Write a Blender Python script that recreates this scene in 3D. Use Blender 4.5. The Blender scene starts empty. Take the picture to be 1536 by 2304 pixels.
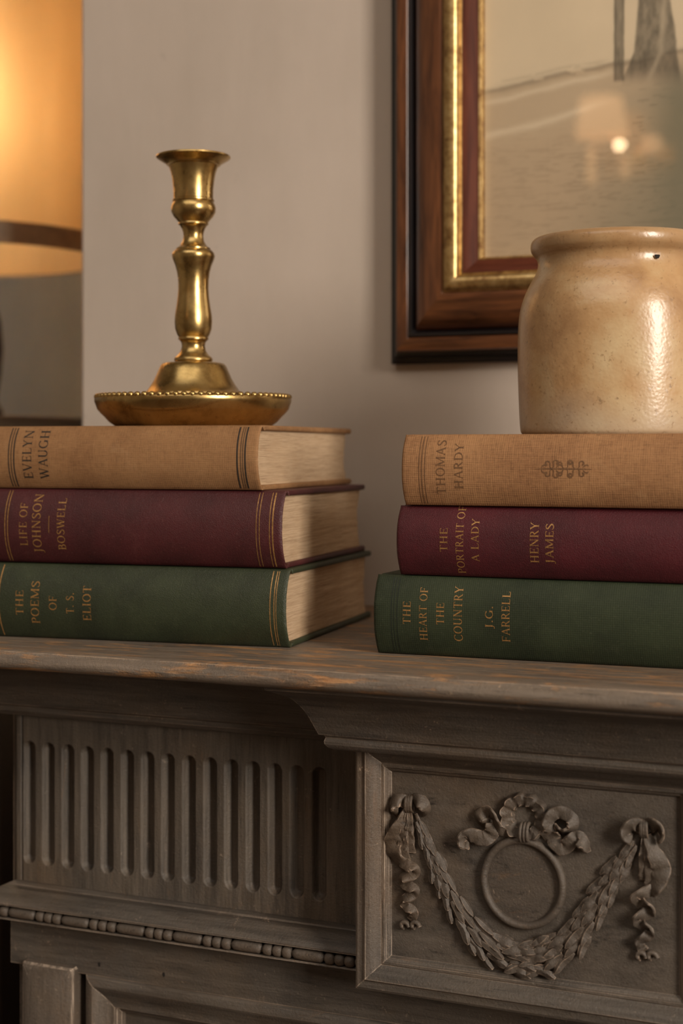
import bpy, bmesh, math, random
import numpy as np
from mathutils import Vector, Matrix, noise
random.seed(7)
rng = np.random.default_rng(5)
S = bpy.context.scene
COL = S.collection
PI = math.pi

# ------------------------------------------------------------------ camera
TH = math.radians(23.5)          # camera yaw against the mantel
F = 3450.0                       # focal length in pixels of a 1536 px wide frame
HY = 1010.0                      # horizon row
CZ = 1.328                       # eye height
cs, sn = math.cos(TH), math.sin(TH)
cam_d = bpy.data.cameras.new('camera')
cam = bpy.data.objects.new('camera', cam_d)
COL.objects.link(cam)
cam.location = (0, 0, CZ)
cam.rotation_euler = (PI / 2, 0, TH)
cam_d.sensor_fit = 'HORIZONTAL'
cam_d.sensor_width = 24.0
cam_d.lens = F / 1536 * 24.0
cam_d.shift_y = -(1152 - HY) / 1536.0
cam_d.clip_start = 0.05
cam_d.dof.use_dof = True
cam_d.dof.focus_distance = 0.95
cam_d.dof.aperture_fstop = 5.2
S.camera = cam

# ------------------------------------------------------------------ world, lights, exposure
w = bpy.data.worlds.new('world'); S.world = w; w.use_nodes = True
w.node_tree.nodes['Background'].inputs[0].default_value = (0.5, 0.42, 0.34, 1)
w.node_tree.nodes['Background'].inputs[1].default_value = 0.03
S.view_settings.view_transform = 'Standard'
S.view_settings.look = 'None'
S.view_settings.gamma = 1.0
S.view_settings.use_curve_mapping = False
S.view_settings.exposure = -0.10

def area(name, loc, target, sx, sy, power, color):
    l = bpy.data.lights.new(name, 'AREA'); l.shape = 'RECTANGLE'
    l.size = sx; l.size_y = sy; l.energy = power; l.color = color
    o = bpy.data.objects.new(name, l); COL.objects.link(o)
    o.location = loc
    o.rotation_euler = (Vector(target) - Vector(loc)).to_track_quat('-Z', 'Y').to_euler()
    return o
for dy in (-0.20, 0.20):         # the two casements of the window
    area('window_light', (2.30, -0.75 + dy, 2.12), (-0.35, 0.95 + dy, 1.4), 0.31, 1.5, 56, (1.0, 0.895, 0.775))
area('ceiling_fill', (-0.3, -0.55, 2.82), (-0.35, -0.2, 0.0), 2.0, 1.5, 17, (1.0, 0.91, 0.81))  # added dim fill below the ceiling, stands for no fixture

# ------------------------------------------------------------------ pixel helper: a pixel row/column on a vertical plane Y
def P(px, py, Y):
    a = (px - 768) / F
    D = Y / (cs + a * sn)
    return Vector((D * (a * cs - sn), Y, CZ + (HY - py) / F * D))

# ------------------------------------------------------------------ materials
def new_mat(name):
    m = bpy.data.materials.new(name); m.use_nodes = True
    nt = m.node_tree
    b = nt.nodes['Principled BSDF']
    return m, nt, b
def N(nt, t, **kw):
    n = nt.nodes.new(t)
    for k, v in kw.items():
        if k.startswith('i_'):
            key = k[2:]
            n.inputs[int(key) if key.isdigit() else key.replace('_', ' ')].default_value = v
        else: setattr(n, k, v)
    return n
def L(nt, a, b): nt.links.new(a, b)
def coords(nt, scale=(1, 1, 1), rot=(0, 0, 0)):
    tc = N(nt, 'ShaderNodeTexCoord'); mp = N(nt, 'ShaderNodeMapping')
    mp.inputs['Scale'].default_value = scale; mp.inputs['Rotation'].default_value = rot
    L(nt, tc.outputs['Object'], mp.inputs['Vector'])
    return mp.outputs[0]
def nz(nt, vec, scale, detail=4, rough=0.55, dist=0):
    n = N(nt, 'ShaderNodeTexNoise'); n.inputs['Scale'].default_value = scale
    n.inputs['Detail'].default_value = detail; n.inputs['Roughness'].default_value = rough
    n.inputs['Distortion'].default_value = dist
    L(nt, vec, n.inputs['Vector']); return n.outputs['Fac']
def ramp(nt, fac, stops):
    r = N(nt, 'ShaderNodeValToRGB'); e = r.color_ramp.elements
    while len(e) > 1: e.remove(e[-1])
    e[0].position = stops[0][0]; e[0].color = (*stops[0][1], 1) if len(stops[0][1]) == 3 else stops[0][1]
    for p, c in stops[1:]:
        k = e.new(p); k.color = (*c, 1) if len(c) == 3 else c
    L(nt, fac, r.inputs[0]); return r.outputs[0]
def mask(nt, fac, a, b):
    r = N(nt, 'ShaderNodeMapRange'); r.inputs[1].default_value = a; r.inputs[2].default_value = b
    L(nt, fac, r.inputs[0]); return r.outputs[0]
def mix(nt, fac, a, b, mode='MIX'):
    m = N(nt, 'ShaderNodeMix', data_type='RGBA', blend_type=mode)
    if isinstance(fac, (int, float)): m.inputs[0].default_value = fac
    else: L(nt, fac, m.inputs[0])
    for s, v in ((6, a), (7, b)):
        if isinstance(v, tuple): m.inputs[s].default_value = (*v, 1)
        else: L(nt, v, m.inputs[s])
    return m.outputs[2]
def math_n(nt, op, a, b=None):
    m = N(nt, 'ShaderNodeMath', operation=op)
    for s, v in ((0, a), (1, b)):
        if v is None: continue
        if isinstance(v, (int, float)): m.inputs[s].default_value = v
        else: L(nt, v, m.inputs[s])
    return m.outputs[0]
def bump(nt, b, h, strength, dist, prev=None):
    n = N(nt, 'ShaderNodeBump'); n.inputs['Strength'].default_value = strength
    n.inputs['Distance'].default_value = dist
    L(nt, h, n.inputs['Height'])
    if prev is not None: L(nt, prev, n.inputs['Normal'])
    L(nt, n.outputs[0], b.inputs['Normal']); return n.outputs[0]

def mat_plaster(name, c1, c2):
    m, nt, b = new_mat(name)
    v = coords(nt); vs = coords(nt, (6, 6, 1.4))
    a = nz(nt, v, 5, 5, 0.6); s = nz(nt, vs, 3.0, 5, 0.6)
    f = math_n(nt, 'ADD', math_n(nt, 'MULTIPLY', a, 0.6), math_n(nt, 'MULTIPLY', s, 0.4))
    c = ramp(nt, f, [(0.36, c1), (0.64, c2)])
    spots = mask(nt, nz(nt, v, 60, 3, 0.5), 0.72, 0.78)
    c = mix(nt, math_n(nt, 'MULTIPLY', spots, 0.25), c, tuple(x * 0.6 for x in c1))
    L(nt, c, b.inputs['Base Color']); b.inputs['Roughness'].default_value = 0.85
    b.inputs['Specular IOR Level'].default_value = 0.25
    h = math_n(nt, 'ADD', nz(nt, v, 25, 5, 0.6), nz(nt, vs, 12, 4, 0.6))
    bump(nt, b, h, 0.12, 0.002)
    return m
M = {}
M['wall'] = mat_plaster('plaster_taupe', (0.525, 0.447, 0.378), (0.595, 0.508, 0.436))
M['alcove'] = mat_plaster('plaster_grey_green', (0.47, 0.55, 0.64), (0.54, 0.62, 0.72))
M['room'] = mat_plaster('room_plaster', (0.26, 0.22, 0.18), (0.33, 0.28, 0.23))
M['ceiling'] = mat_plaster('ceiling_plaster', (0.36, 0.31, 0.25), (0.42, 0.37, 0.30))

def mat_floor():
    m, nt, b = new_mat('floor_boards')
    v = coords(nt, (1, 8, 8)); c = ramp(nt, nz(nt, v, 6, 6), [(0.3, (0.05, 0.028, 0.016)), (0.7, (0.12, 0.07, 0.04))])
    L(nt, c, b.inputs['Base Color']); b.inputs['Roughness'].default_value = 0.45
    return m
M['floor'] = mat_floor()

def mat_mantel(name, base1, base2, worn, worn_amt, edge=(0.36, 0.27, 0.20), axis='X', edge_amt=0.8, edge_r=0.0012):
    """aged greyish paint over wood: streaks along the grain, bare wood patches, pale rubbed edges"""
    m, nt, b = new_mat(name)
    st = {'X': (1, 14, 14), 'Z': (14, 14, 1), 'N': (1.6, 4, 4)}[axis]
    v = coords(nt); vs = coords(nt, st)
    base = ramp(nt, nz(nt, vs, 11, 9, 0.74, 0.3), [(0.36, base1), (0.52, tuple((a + c) / 2 for a, c in zip(base1, base2))), (0.66, base2)])
    blot = mask(nt, nz(nt, v, 16, 5, 0.6), 0.35, 0.70)
    base = mix(nt, math_n(nt, 'MULTIPLY', blot, 0.55), base, tuple(x * y for x, y in zip(base2, (1.0, 0.94, 0.84))))
    # bare wood
    wv = coords(nt, {'X': (1, 5, 5), 'Z': (5, 5, 1), 'N': (1, 2, 2)}[axis])
    wm = math_n(nt, 'MULTIPLY', mask(nt, nz(nt, wv, 20, 6, 0.7, 0.6), 0.66 - 0.155 * worn_amt, 0.72 - 0.10 * worn_amt), min(1, worn_amt))
    grain = ramp(nt, nz(nt, vs, 40, 5, 0.6, 0.8), [(0.35, tuple(x * 0.45 for x in worn)), (0.6, worn)])
    c = mix(nt, wm, base, grain)
    # dark streaks
    dk = mask(nt, nz(nt, vs, 34, 8, 0.78), 0.56, 0.68)
    c = mix(nt, math_n(nt, 'MULTIPLY', dk, 0.8), c, tuple(x * 0.35 for x in base1))
    # fine pale speckle
    sp = mask(nt, nz(nt, v, 420, 3, 0.6), 0.66, 0.76)
    c = mix(nt, math_n(nt, 'MULTIPLY', sp, 0.30), c, edge)
    # chips down to the pale ground, and browner stains
    chips = math_n(nt, 'MULTIPLY', mask(nt, nz(nt, v, 130, 9, 0.8), 0.60, 0.66), mask(nt, nz(nt, v, 13, 4, 0.6), 0.50, 0.62))
    c = mix(nt, math_n(nt, 'MULTIPLY', chips, 0.75), c, edge)
    stain = mask(nt, nz(nt, v, 7, 6, 0.65), 0.50, 0.64)
    c = mix(nt, math_n(nt, 'MULTIPLY', stain, 0.6), c, (1.12, 0.93, 0.74), 'MULTIPLY')
    # rubbed edges
    bv = N(nt, 'ShaderNodeBevel', samples=6); bv.inputs['Radius'].default_value = edge_r
    ge = N(nt, 'ShaderNodeNewGeometry')
    dt = N(nt, 'ShaderNodeVectorMath', operation='DOT_PRODUCT')
    L(nt, bv.outputs[0], dt.inputs[0]); L(nt, ge.outputs['Normal'], dt.inputs[1])
    e = mask(nt, dt.outputs['Value'], 0.995, 0.92)
    pt = mask(nt, ge.outputs['Pointiness'], 0.49, 0.505)
    br = mask(nt, nz(nt, vs, 24, 6, 0.75), 0.42, 0.58)
    e = math_n(nt, 'MULTIPLY', math_n(nt, 'MULTIPLY', e, pt), math_n(nt, 'MULTIPLY', br, edge_amt))
    c = mix(nt, e, c, edge)
    L(nt, c, b.inputs['Base Color'])
    r = mask(nt, nz(nt, v, 90, 4), 0.2, 0.9)
    rr = N(nt, 'ShaderNodeMapRange'); rr.inputs[3].default_value = 0.33; rr.inputs[4].default_value = 0.62
    L(nt, r, rr.inputs[0]); L(nt, rr.outputs[0], b.inputs['Roughness'])
    h = math_n(nt, 'ADD', math_n(nt, 'MULTIPLY', nz(nt, vs, 28, 8, 0.72), 1.0 if name == 'mantel_shelf_wood' else 0.55), math_n(nt, 'MULTIPLY', nz(nt, v, 520, 5, 0.7), 0.9))
    h = math_n(nt, 'SUBTRACT', h, math_n(nt, 'MULTIPLY', wm, 0.5))
    bump(nt, b, h, 0.75, 0.0008)
    return m
gb1, gb2 = (0.040, 0.034, 0.029), (0.112, 0.095, 0.080)
M['shelf'] = mat_mantel('mantel_shelf_wood', (0.075, 0.061, 0.050), (0.23, 0.187, 0.15), (0.46, 0.25, 0.115), 1.0, (0.62, 0.45, 0.31), 'X', 0.9)
M['mantel'] = mat_mantel('mantel_paint', gb1, gb2, (0.19, 0.11, 0.062), 0.25, (0.36, 0.27, 0.20), 'X', 0.7)
M['flutes'] = mat_mantel('mantel_flutes_paint', gb1, (0.13, 0.107, 0.086), (0.22, 0.13, 0.07), 0.3, (0.40, 0.31, 0.24), 'Z', 0.5, 0.0010)
M['mantel_v'] = mat_mantel('mantel_paint_upright', (0.062, 0.050, 0.041), (0.145, 0.118, 0.096), (0.24, 0.14, 0.08), 0.35, (0.62, 0.49, 0.38), 'Z', 1.0)
M['carving'] = mat_mantel('carving_paint', (0.050, 0.041, 0.034), (0.112, 0.090, 0.072), (0.26, 0.15, 0.075), 0.35, (0.50, 0.36, 0.26), 'N', 1.0, 0.0008)
M['tablet'] = mat_mantel('tablet_paint', gb1, (0.120, 0.100, 0.083), (0.19, 0.11, 0.062), 0.15, (0.42, 0.33, 0.26), 'N', 0.9)

def mat_cloth(name, c1, c2, scuff, weave=1500, rough=0.75, wv=0.5, grain='weave', scuff_amt=0.35, spec=0.3):
    m, nt, b = new_mat(name)
    v = coords(nt)
    a = nz(nt, v, 22, 6, 0.62, 0.2)
    c = ramp(nt, a, [(0.30, c1), (0.68, c2)])
    vx = coords(nt, (1, 1, 14)); vz = coords(nt, (14, 1, 1))
    thr = math_n(nt, 'ADD', nz(nt, vx, 150, 3, 0.7), nz(nt, vz, 150, 3, 0.7))
    c = mix(nt, math_n(nt, 'MULTIPLY', mask(nt, thr, 0.8, 1.35), 0.5 * wv), c, tuple(min(1, x * 1.6) for x in c2))
    c = mix(nt, math_n(nt, 'MULTIPLY', mask(nt, thr, 0.98, 0.7), 0.6 * wv), c, tuple(x * 0.55 for x in c1))
    fine = nz(nt, v, 900, 3, 0.6)
    c = mix(nt, math_n(nt, 'MULTIPLY', mask(nt, fine, 0.60, 0.75), 0.28), c, scuff)
    big = math_n(nt, 'MULTIPLY', mask(nt, nz(nt, v, 33, 8, 0.75, 0.4), 0.58, 0.76), scuff_amt)
    c = mix(nt, big, c, scuff)
    # rubbed corners
    bv = N(nt, 'ShaderNodeBevel', samples=4); bv.inputs['Radius'].default_value = 0.0012
    ge = N(nt, 'ShaderNodeNewGeometry')
    dt = N(nt, 'ShaderNodeVectorMath', operation='DOT_PRODUCT')
    L(nt, bv.outputs[0], dt.inputs[0]); L(nt, ge.outputs['Normal'], dt.inputs[1])
    pt = mask(nt, ge.outputs['Pointiness'], 0.48, 0.55)
    e = math_n(nt, 'MULTIPLY', mask(nt, dt.outputs['Value'], 0.99, 0.85), mask(nt, nz(nt, v, 260, 4, 0.7), 0.42, 0.6))
    e = math_n(nt, 'MULTIPLY', e, math_n(nt, 'MULTIPLY', pt, 0.6))
    c = mix(nt, e, c, scuff)
    L(nt, c, b.inputs['Base Color']); b.inputs['Roughness'].default_value = rough
    b.inputs['Specular IOR Level'].default_value = spec
    if grain == 'weave':
        wx = N(nt, 'ShaderNodeTexWave', wave_type='BANDS', bands_direction='X'); wx.inputs['Scale'].default_value = weave / 6.28
        wz = N(nt, 'ShaderNodeTexWave', wave_type='BANDS', bands_direction='Z'); wz.inputs['Scale'].default_value = weave / 6.28
        for x in (wx, wz): L(nt, v, x.inputs['Vector']); x.inputs['Distortion'].default_value = 1.5; x.inputs['Detail'].default_value = 2
        h = math_n(nt, 'ADD', math_n(nt, 'ADD', wx.outputs['Fac'], wz.outputs['Fac']), math_n(nt, 'MULTIPLY', fine, 1.5))
        bump(nt, b, h, 0.40, 0.00012)
    else:
        vo = N(nt, 'ShaderNodeTexVoronoi', feature='DISTANCE_TO_EDGE'); vo.inputs['Scale'].default_value = 950
        L(nt, v, vo.inputs['Vector'])
        h = math_n(nt, 'ADD', mask(nt, vo.outputs['Distance'], 0.0, 0.25), math_n(nt, 'MULTIPLY', nz(nt, v, 420, 5, 0.7), 1.4))
        bump(nt, b, h, 0.5, 0.00022)
    return m
M['tan'] = mat_cloth('tan_cloth', (0.175, 0.083, 0.034), (0.285, 0.152, 0.066), (0.42, 0.27, 0.145), wv=0.55, scuff_amt=0.3)
M['tan2'] = mat_cloth('brown_tan_cloth', (0.19, 0.088, 0.038), (0.315, 0.165, 0.073), (0.46, 0.28, 0.14), wv=0.8, scuff_amt=0.35)
M['maroon'] = mat_cloth('maroon_leather', (0.030, 0.0045, 0.0055), (0.066, 0.010, 0.012), (0.20, 0.085, 0.075), grain='leather', rough=0.5, wv=0.2, scuff_amt=0.22, spec=0.5)
M['maroon2'] = mat_cloth('deep_maroon_cloth', (0.032, 0.003, 0.0055), (0.072, 0.0075, 0.012), (0.17, 0.055, 0.055), grain='leather', rough=0.55, wv=0.3, scuff_amt=0.12, spec=0.4)
M['green'] = mat_cloth('green_leather', (0.0115, 0.0155, 0.0070), (0.031, 0.0405, 0.018), (0.12, 0.13, 0.075), grain='leather', rough=0.5, wv=0.2, scuff_amt=0.2, spec=0.5)
M['green2'] = mat_cloth('dark_green_cloth', (0.0115, 0.0165, 0.008), (0.030, 0.0395, 0.019), (0.11, 0.115, 0.075), rough=0.62, wv=0.22, scuff_amt=0.15)

def mat_pages():
    m, nt, b = new_mat('page_edges')
    v = coords(nt, (1, 1, 60)); v2 = coords(nt)
    fn = nz(nt, v, 32, 6, 0.75)
    c = ramp(nt, fn, [(0.30, (0.28, 0.175, 0.10)), (0.5, (0.54, 0.385, 0.245)), (0.72, (0.66, 0.495, 0.335))])
    c = mix(nt, math_n(nt, 'MULTIPLY', mask(nt, nz(nt, v2, 30, 5), 0.45, 0.7), 0.4), c, (0.46, 0.30, 0.17))
    L(nt, c, b.inputs['Base Color']); b.inputs['Roughness'].default_value = 0.85
    b.inputs['Specular IOR Level'].default_value = 0.2
    vv = coords(nt, (1, 1, 45))
    bump(nt, b, math_n(nt, 'ADD', nz(nt, vv, 60, 5, 0.8), nz(nt, vv, 14, 3, 0.6)), 0.55, 0.0007)
    return m
M['pages'] = mat_pages()
def simple(name, col, rough=0.5, metal=0.0, spec=0.5, var=0.0, scale=60):
    m, nt, b = new_mat(name)
    if var:
        c = ramp(nt, nz(nt, coords(nt), scale, 5, 0.6), [(0.3, tuple(x * (1 - var) for x in col)), (0.7, tuple(min(1, x * (1 + var)) for x in col))])
        L(nt, c, b.inputs['Base Color'])
    else: b.inputs['Base Color'].default_value = (*col, 1)
    b.inputs['Roughness'].default_value = rough; b.inputs['Metallic'].default_value = metal
    b.inputs['Specular IOR Level'].default_value = spec
    return m
M['gilt'] = simple('gilt_print', (0.40, 0.215, 0.075), 0.42, 0.55, var=0.4, scale=700)
M['gilt_bright'] = simple('gilt_rule', (0.46, 0.26, 0.10), 0.38, 0.6, var=0.35, scale=500)
M['ink'] = simple('black_print', (0.018, 0.013, 0.009), 0.7, var=0.3, scale=600)
M['brown_ink'] = simple('brown_print', (0.13, 0.062, 0.024), 0.7, var=0.35, scale=600)
M['green_ink'] = simple('blind_tooling', (0.008, 0.013, 0.008), 0.6)
M['hole'] = simple('nail_hole_dark', (0.01, 0.007, 0.005), 0.9)

def mat_brass():
    m, nt, b = new_mat('aged_brass')
    v = coords(nt)
    n1 = nz(nt, v, 38, 6, 0.65, 0.3)
    c = ramp(nt, n1, [(0.30, (0.22, 0.135, 0.045)), (0.5, (0.50, 0.345, 0.135)), (0.75, (0.62, 0.45, 0.20))])
    sp = mask(nt, nz(nt, v, 220, 4, 0.6), 0.62, 0.72)
    c = mix(nt, math_n(nt, 'MULTIPLY', sp, 0.45), c, (0.16, 0.085, 0.03))
    L(nt, c, b.inputs['Base Color']); b.inputs['Metallic'].default_value = 1.0
    r = N(nt, 'ShaderNodeMapRange'); r.inputs[3].default_value = 0.16; r.inputs[4].default_value = 0.42
    L(nt, nz(nt, v, 70, 5, 0.6), r.inputs[0]); L(nt, r.outputs[0], b.inputs['Roughness'])
    bump(nt, b, nz(nt, v, 90, 4, 0.5), 0.12, 0.0006)
    return m
M['brass'] = mat_brass()

def mat_crock():
    m, nt, b = new_mat('salt_glazed_stoneware')
    v = coords(nt)
    c = ramp(nt, nz(nt, v, 17, 6, 0.62, 0.3), [(0.30, (0.27, 0.14, 0.058)), (0.48, (0.43, 0.26, 0.12)), (0.72, (0.56, 0.43, 0.25))])
    # ochre band at the shoulder and rim, greyer towards the foot
    sx = N(nt, 'ShaderNodeSeparateXYZ'); L(nt, v, sx.inputs[0])
    zf = math_n(nt, 'ADD', math_n(nt, 'MULTIPLY', sx.outputs['Z'], 8.0), math_n(nt, 'MULTIPLY', nz(nt, v, 20, 4), 0.35))
    rim = mask(nt, zf, 1.02, 1.14)
    c = mix(nt, math_n(nt, 'MULTIPLY', rim, 0.6), c, (0.30, 0.17, 0.075))
    foot = mask(nt, zf, 0.42, 0.22)
    c = mix(nt, math_n(nt, 'MULTIPLY', foot, 0.55), c, (0.42, 0.36, 0.27))
    sp = mask(nt, nz(nt, v, 330, 3, 0.6), 0.60, 0.70)
    c = mix(nt, math_n(nt, 'MULTIPLY', sp, 0.50), c, (0.20, 0.11, 0.045))
    sp2 = mask(nt, nz(nt, v, 150, 3, 0.5), 0.70, 0.76)
    c = mix(nt, math_n(nt, 'MULTIPLY', sp2, 0.5), c, (0.12, 0.07, 0.035))
    L(nt, c, b.inputs['Base Color'])
    b.inputs['Roughness'].default_value = 0.36
    b.inputs['Coat Weight'].default_value = 0.5; b.inputs['Coat Roughness'].default_value = 0.2
    vo = N(nt, 'ShaderNodeTexVoronoi', feature='SMOOTH_F1'); vo.inputs['Scale'].default_value = 520
    L(nt, v, vo.inputs['Vector'])
    h = math_n(nt, 'ADD', math_n(nt, 'MULTIPLY', vo.outputs['Distance'], 0.6), nz(nt, v, 120, 5, 0.6))
    nr = bump(nt, b, h, 0.25, 0.0006)
    L(nt, nr, b.inputs['Coat Normal'])
    return m
M['crock'] = mat_crock()

def mat_wood(name, c1, c2, rough, axis):
    m, nt, b = new_mat(name)
    v = coords(nt, {'X': (1, 10, 10), 'Z': (10, 10, 1), 'Y': (10, 1, 10)}[axis])
    c = ramp(nt, nz(nt, v, 14, 7, 0.62, 0.5), [(0.30, c1), (0.68, c2)])
    L(nt, c, b.inputs['Base Color']); b.inputs['Roughness'].default_value = rough
    if 'oxblood' in name: b.inputs['Specular IOR Level'].default_value = 0.12
    b.inputs['Coat Weight'].default_value = 0.0 if 'oxblood' in name else 0.3; b.inputs['Coat Roughness'].default_value = 0.25
    bump(nt, b, nz(nt, v, 40, 5, 0.6), 0.12, 0.0006)
    return m
for ax in 'XZ':
    M['frame_wood' + ax] = mat_wood('frame_mahogany_' + ax.lower(), (0.035, 0.011, 0.005), (0.21, 0.075, 0.026), 0.34, ax)
    M['frame_dark' + ax] = mat_wood('frame_oxblood_' + ax.lower(), (0.050, 0.012, 0.006), (0.115, 0.030, 0.014), 0.55, ax)
    M['ebony' + ax] = mat_wood('frame_ebonised_' + ax.lower(), (0.006, 0.005, 0.006), (0.014, 0.011, 0.012), 0.35, ax)
M['cabinet_wood'] = mat_wood('dark_cabinet_wood', (0.008, 0.004, 0.002), (0.022, 0.011, 0.006), 0.4, 'X')
def mat_giltframe():
    m, nt, b = new_mat('rubbed_gilding')
    v = coords(nt)
    c = ramp(nt, nz(nt, v, 120, 6, 0.7), [(0.32, (0.20, 0.10, 0.04)), (0.5, (0.48, 0.32, 0.13)), (0.7, (0.68, 0.50, 0.24))])
    L(nt, c, b.inputs['Base Color']); b.inputs['Metallic'].default_value = 0.85; b.inputs['Roughness'].default_value = 0.33
    bump(nt, b, nz(nt, v, 300, 4, 0.6), 0.25, 0.0004)
    return m
M['gold'] = mat_giltframe()
def mat_glass():
    m, nt, b = new_mat('picture_glass')
    nt.nodes.remove(b); out = nt.nodes['Material Output']
    t = N(nt, 'ShaderNodeBsdfTransparent'); g = N(nt, 'ShaderNodeBsdfGlossy'); g.inputs['Roughness'].default_value = 0.02
    fr = N(nt, 'ShaderNodeFresnel'); fr.inputs['IOR'].default_value = 1.52
    mx = N(nt, 'ShaderNodeMixShader')
    ge = N(nt, 'ShaderNodeNewGeometry'); ff = math_n(nt, 'SUBTRACT', 1.0, ge.outputs['Backfacing'])
    L(nt, math_n(nt, 'MULTIPLY', math_n(nt, 'MULTIPLY', fr.outputs[0], 1.5), ff), mx.inputs[0]); L(nt, t.outputs[0], mx.inputs[1]); L(nt, g.outputs[0], mx.inputs[2]); L(nt, mx.outputs[0], out.inputs[0])
    return m
M['glass'] = mat_glass()
def mat_shade():
    m, nt, b = new_mat('linen_lampshade')
    nt.nodes.remove(b); out = nt.nodes['Material Output']
    v = coords(nt, (1, 1, 0.25)); c = ramp(nt, nz(nt, v, 30, 6, 0.7), [(0.3, (0.55, 0.36, 0.18)), (0.7, (0.66, 0.45, 0.24))])
    d = N(nt, 'ShaderNodeBsdfDiffuse'); t = N(nt, 'ShaderNodeBsdfTranslucent'); mx0 = N(nt, 'ShaderNodeMixShader'); mx0.inputs[0].default_value = 0.30; mx = N(nt, 'ShaderNodeMixShader'); mx.inputs[0].default_value = 0.66
    rf = N(nt, 'ShaderNodeBsdfRefraction'); rf.inputs['IOR'].default_value = 1.45; rf.inputs['Roughness'].default_value = 1.0; L(nt, mix(nt, 0.75, c, (0.98, 0.86, 0.66)), rf.inputs[0])
    L(nt, c, d.inputs[0]); L(nt, c, t.inputs[0])
    L(nt, d.outputs[0], mx0.inputs[1]); L(nt, t.outputs[0], mx0.inputs[2]); L(nt, mx0.outputs[0], mx.inputs[1]); L(nt, rf.outputs[0], mx.inputs[2]); L(nt, mx.outputs[0], out.inputs[0])
    return m
M['shade'] = mat_shade()
M['band'] = simple('lampshade_trim', (0.20, 0.125, 0.07), 0.6, var=0.2)
M['lamp_body'] = simple('brown_glaze', (0.06, 0.03, 0.015), 0.25, var=0.3)
def emit(name, col, s):
    m, nt, b = new_mat(name); b.inputs['Base Color'].default_value = (*col, 1)
    b.inputs['Emission Color'].default_value = (*col, 1); b.inputs['Emission Strength'].default_value = s; return m
M['bulb'] = emit('warm_bulb', (1.0, 0.72, 0.38), 8)
M['sconce_glow'] = emit('lit_sconce_shade', (1.0, 0.52, 0.22), 4.5)
M['candle_glow'] = emit('lit_sconce_tube', (1.0, 0.56, 0.24), 3.2)
M['spark'] = emit('bare_bulb', (1.0, 0.72, 0.40), 90)
M['white_paint'] = simple('white_window_paint', (0.6, 0.55, 0.48), 0.5)
M['pane'] = M['glass']

# ------------------------------------------------------------------ mesh helpers
def mesh(name, V, Fc, mat=None, parent=None, smooth=30, off=None, mats=None, mi=None):
    me = bpy.data.meshes.new(name)
    V = [tuple(v) for v in V]
    if off is not None: V = [(x - off[0], y - off[1], z - off[2]) for x, y, z in V]
    me.from_pydata(V, [], Fc)
    bm = bmesh.new(); bm.from_mesh(me)
    bmesh.ops.remove_doubles(bm, verts=bm.verts, dist=1e-6) if mi is None else None
    bmesh.ops.recalc_face_normals(bm, faces=bm.faces)
    bm.to_mesh(me); bm.free()
    if mats:
        for m_ in mats: me.materials.append(m_)
        if mi is not None: me.polygons.foreach_set('material_index', mi)
    elif mat is not None: me.materials.append(mat)
    if smooth is not None:
        me.shade_smooth()
        if smooth < 179: me.set_sharp_from_angle(angle=math.radians(smooth))
    me.update()
    o = bpy.data.objects.new(name, me); COL.objects.link(o)
    if parent is not None: o.parent = parent
    return o
def empty(name, loc, rz=0.0):
    o = bpy.data.objects.new(name, None); COL.objects.link(o); o.location = loc; o.rotation_euler = (0, 0, rz)
    o.empty_display_size = 0.02
    return o
def tag(o, label=None, cat=None, group=None, kind=None):
    if label: o['label'] = label
    if cat: o['category'] = cat
    if group: o['group'] = group
    if kind: o['kind'] = kind
    return o
def boxV(x0, x1, y0, y1, z0, z1):
    V = [(x0,y0,z0),(x1,y0,z0),(x1,y1,z0),(x0,y1,z0),(x0,y0,z1),(x1,y0,z1),(x1,y1,z1),(x0,y1,z1)]
    return V, [(0,3,2,1),(4,5,6,7),(0,1,5,4),(1,2,6,5),(2,3,7,6),(3,0,4,7)]
def box(name, x0, x1, y0, y1, z0, z1, mat, parent=None, off=None, bev=0.0):
    V, Fc = boxV(x0, x1, y0, y1, z0, z1)
    o = mesh(name, V, Fc, mat, parent, None, off)
    if bev:
        bm = bmesh.new(); bm.from_mesh(o.data)
        bmesh.ops.bevel(bm, geom=bm.edges[:], offset=bev, segments=3, profile=0.5, affect='EDGES')
        bm.to_mesh(o.data); bm.free(); o.data.shade_smooth(); o.data.set_sharp_from_angle(angle=0.6)
    return o
def lathe(name, prof, seg, mat, parent, closed=False, smooth=35):
    V, Fc = [], []
    n = len(prof)
    for r, z in prof:
        for k in range(seg):
            a = 2 * PI * k / seg; V.append((r * math.cos(a), r * math.sin(a), z))
    rows = n if closed else n - 1
    for i in range(rows):
        j = (i + 1) % n
        for k in range(seg):
            k2 = (k + 1) % seg
            Fc.append((i*seg+k, i*seg+k2, j*seg+k2, j*seg+k))
    if not closed:
        for i in (0, n - 1):
            if prof[i][0] > 1e-5: Fc.append(tuple(i*seg+k for k in range(seg)))
    # collapse axis rings
    o = mesh(name, V, Fc, mat, parent, smooth)
    return o
def catmull(pts, per=6):
    pts = [np.array(p, float) for p in pts]
    P_ = [2*pts[0]-pts[1]] + pts + [2*pts[-1]-pts[-2]]
    out = []
    for i in range(1, len(P_) - 2):
        p0, p1, p2, p3 = P_[i-1:i+3]
        for k in range(per):
            t = k / per
            out.append(0.5*((2*p1)+(-p0+p2)*t+(2*p0-5*p1+4*p2-p3)*t*t+(-p0+3*p1-3*p2+p3)*t**3))
    out.append(pts[-1]); return out
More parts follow.
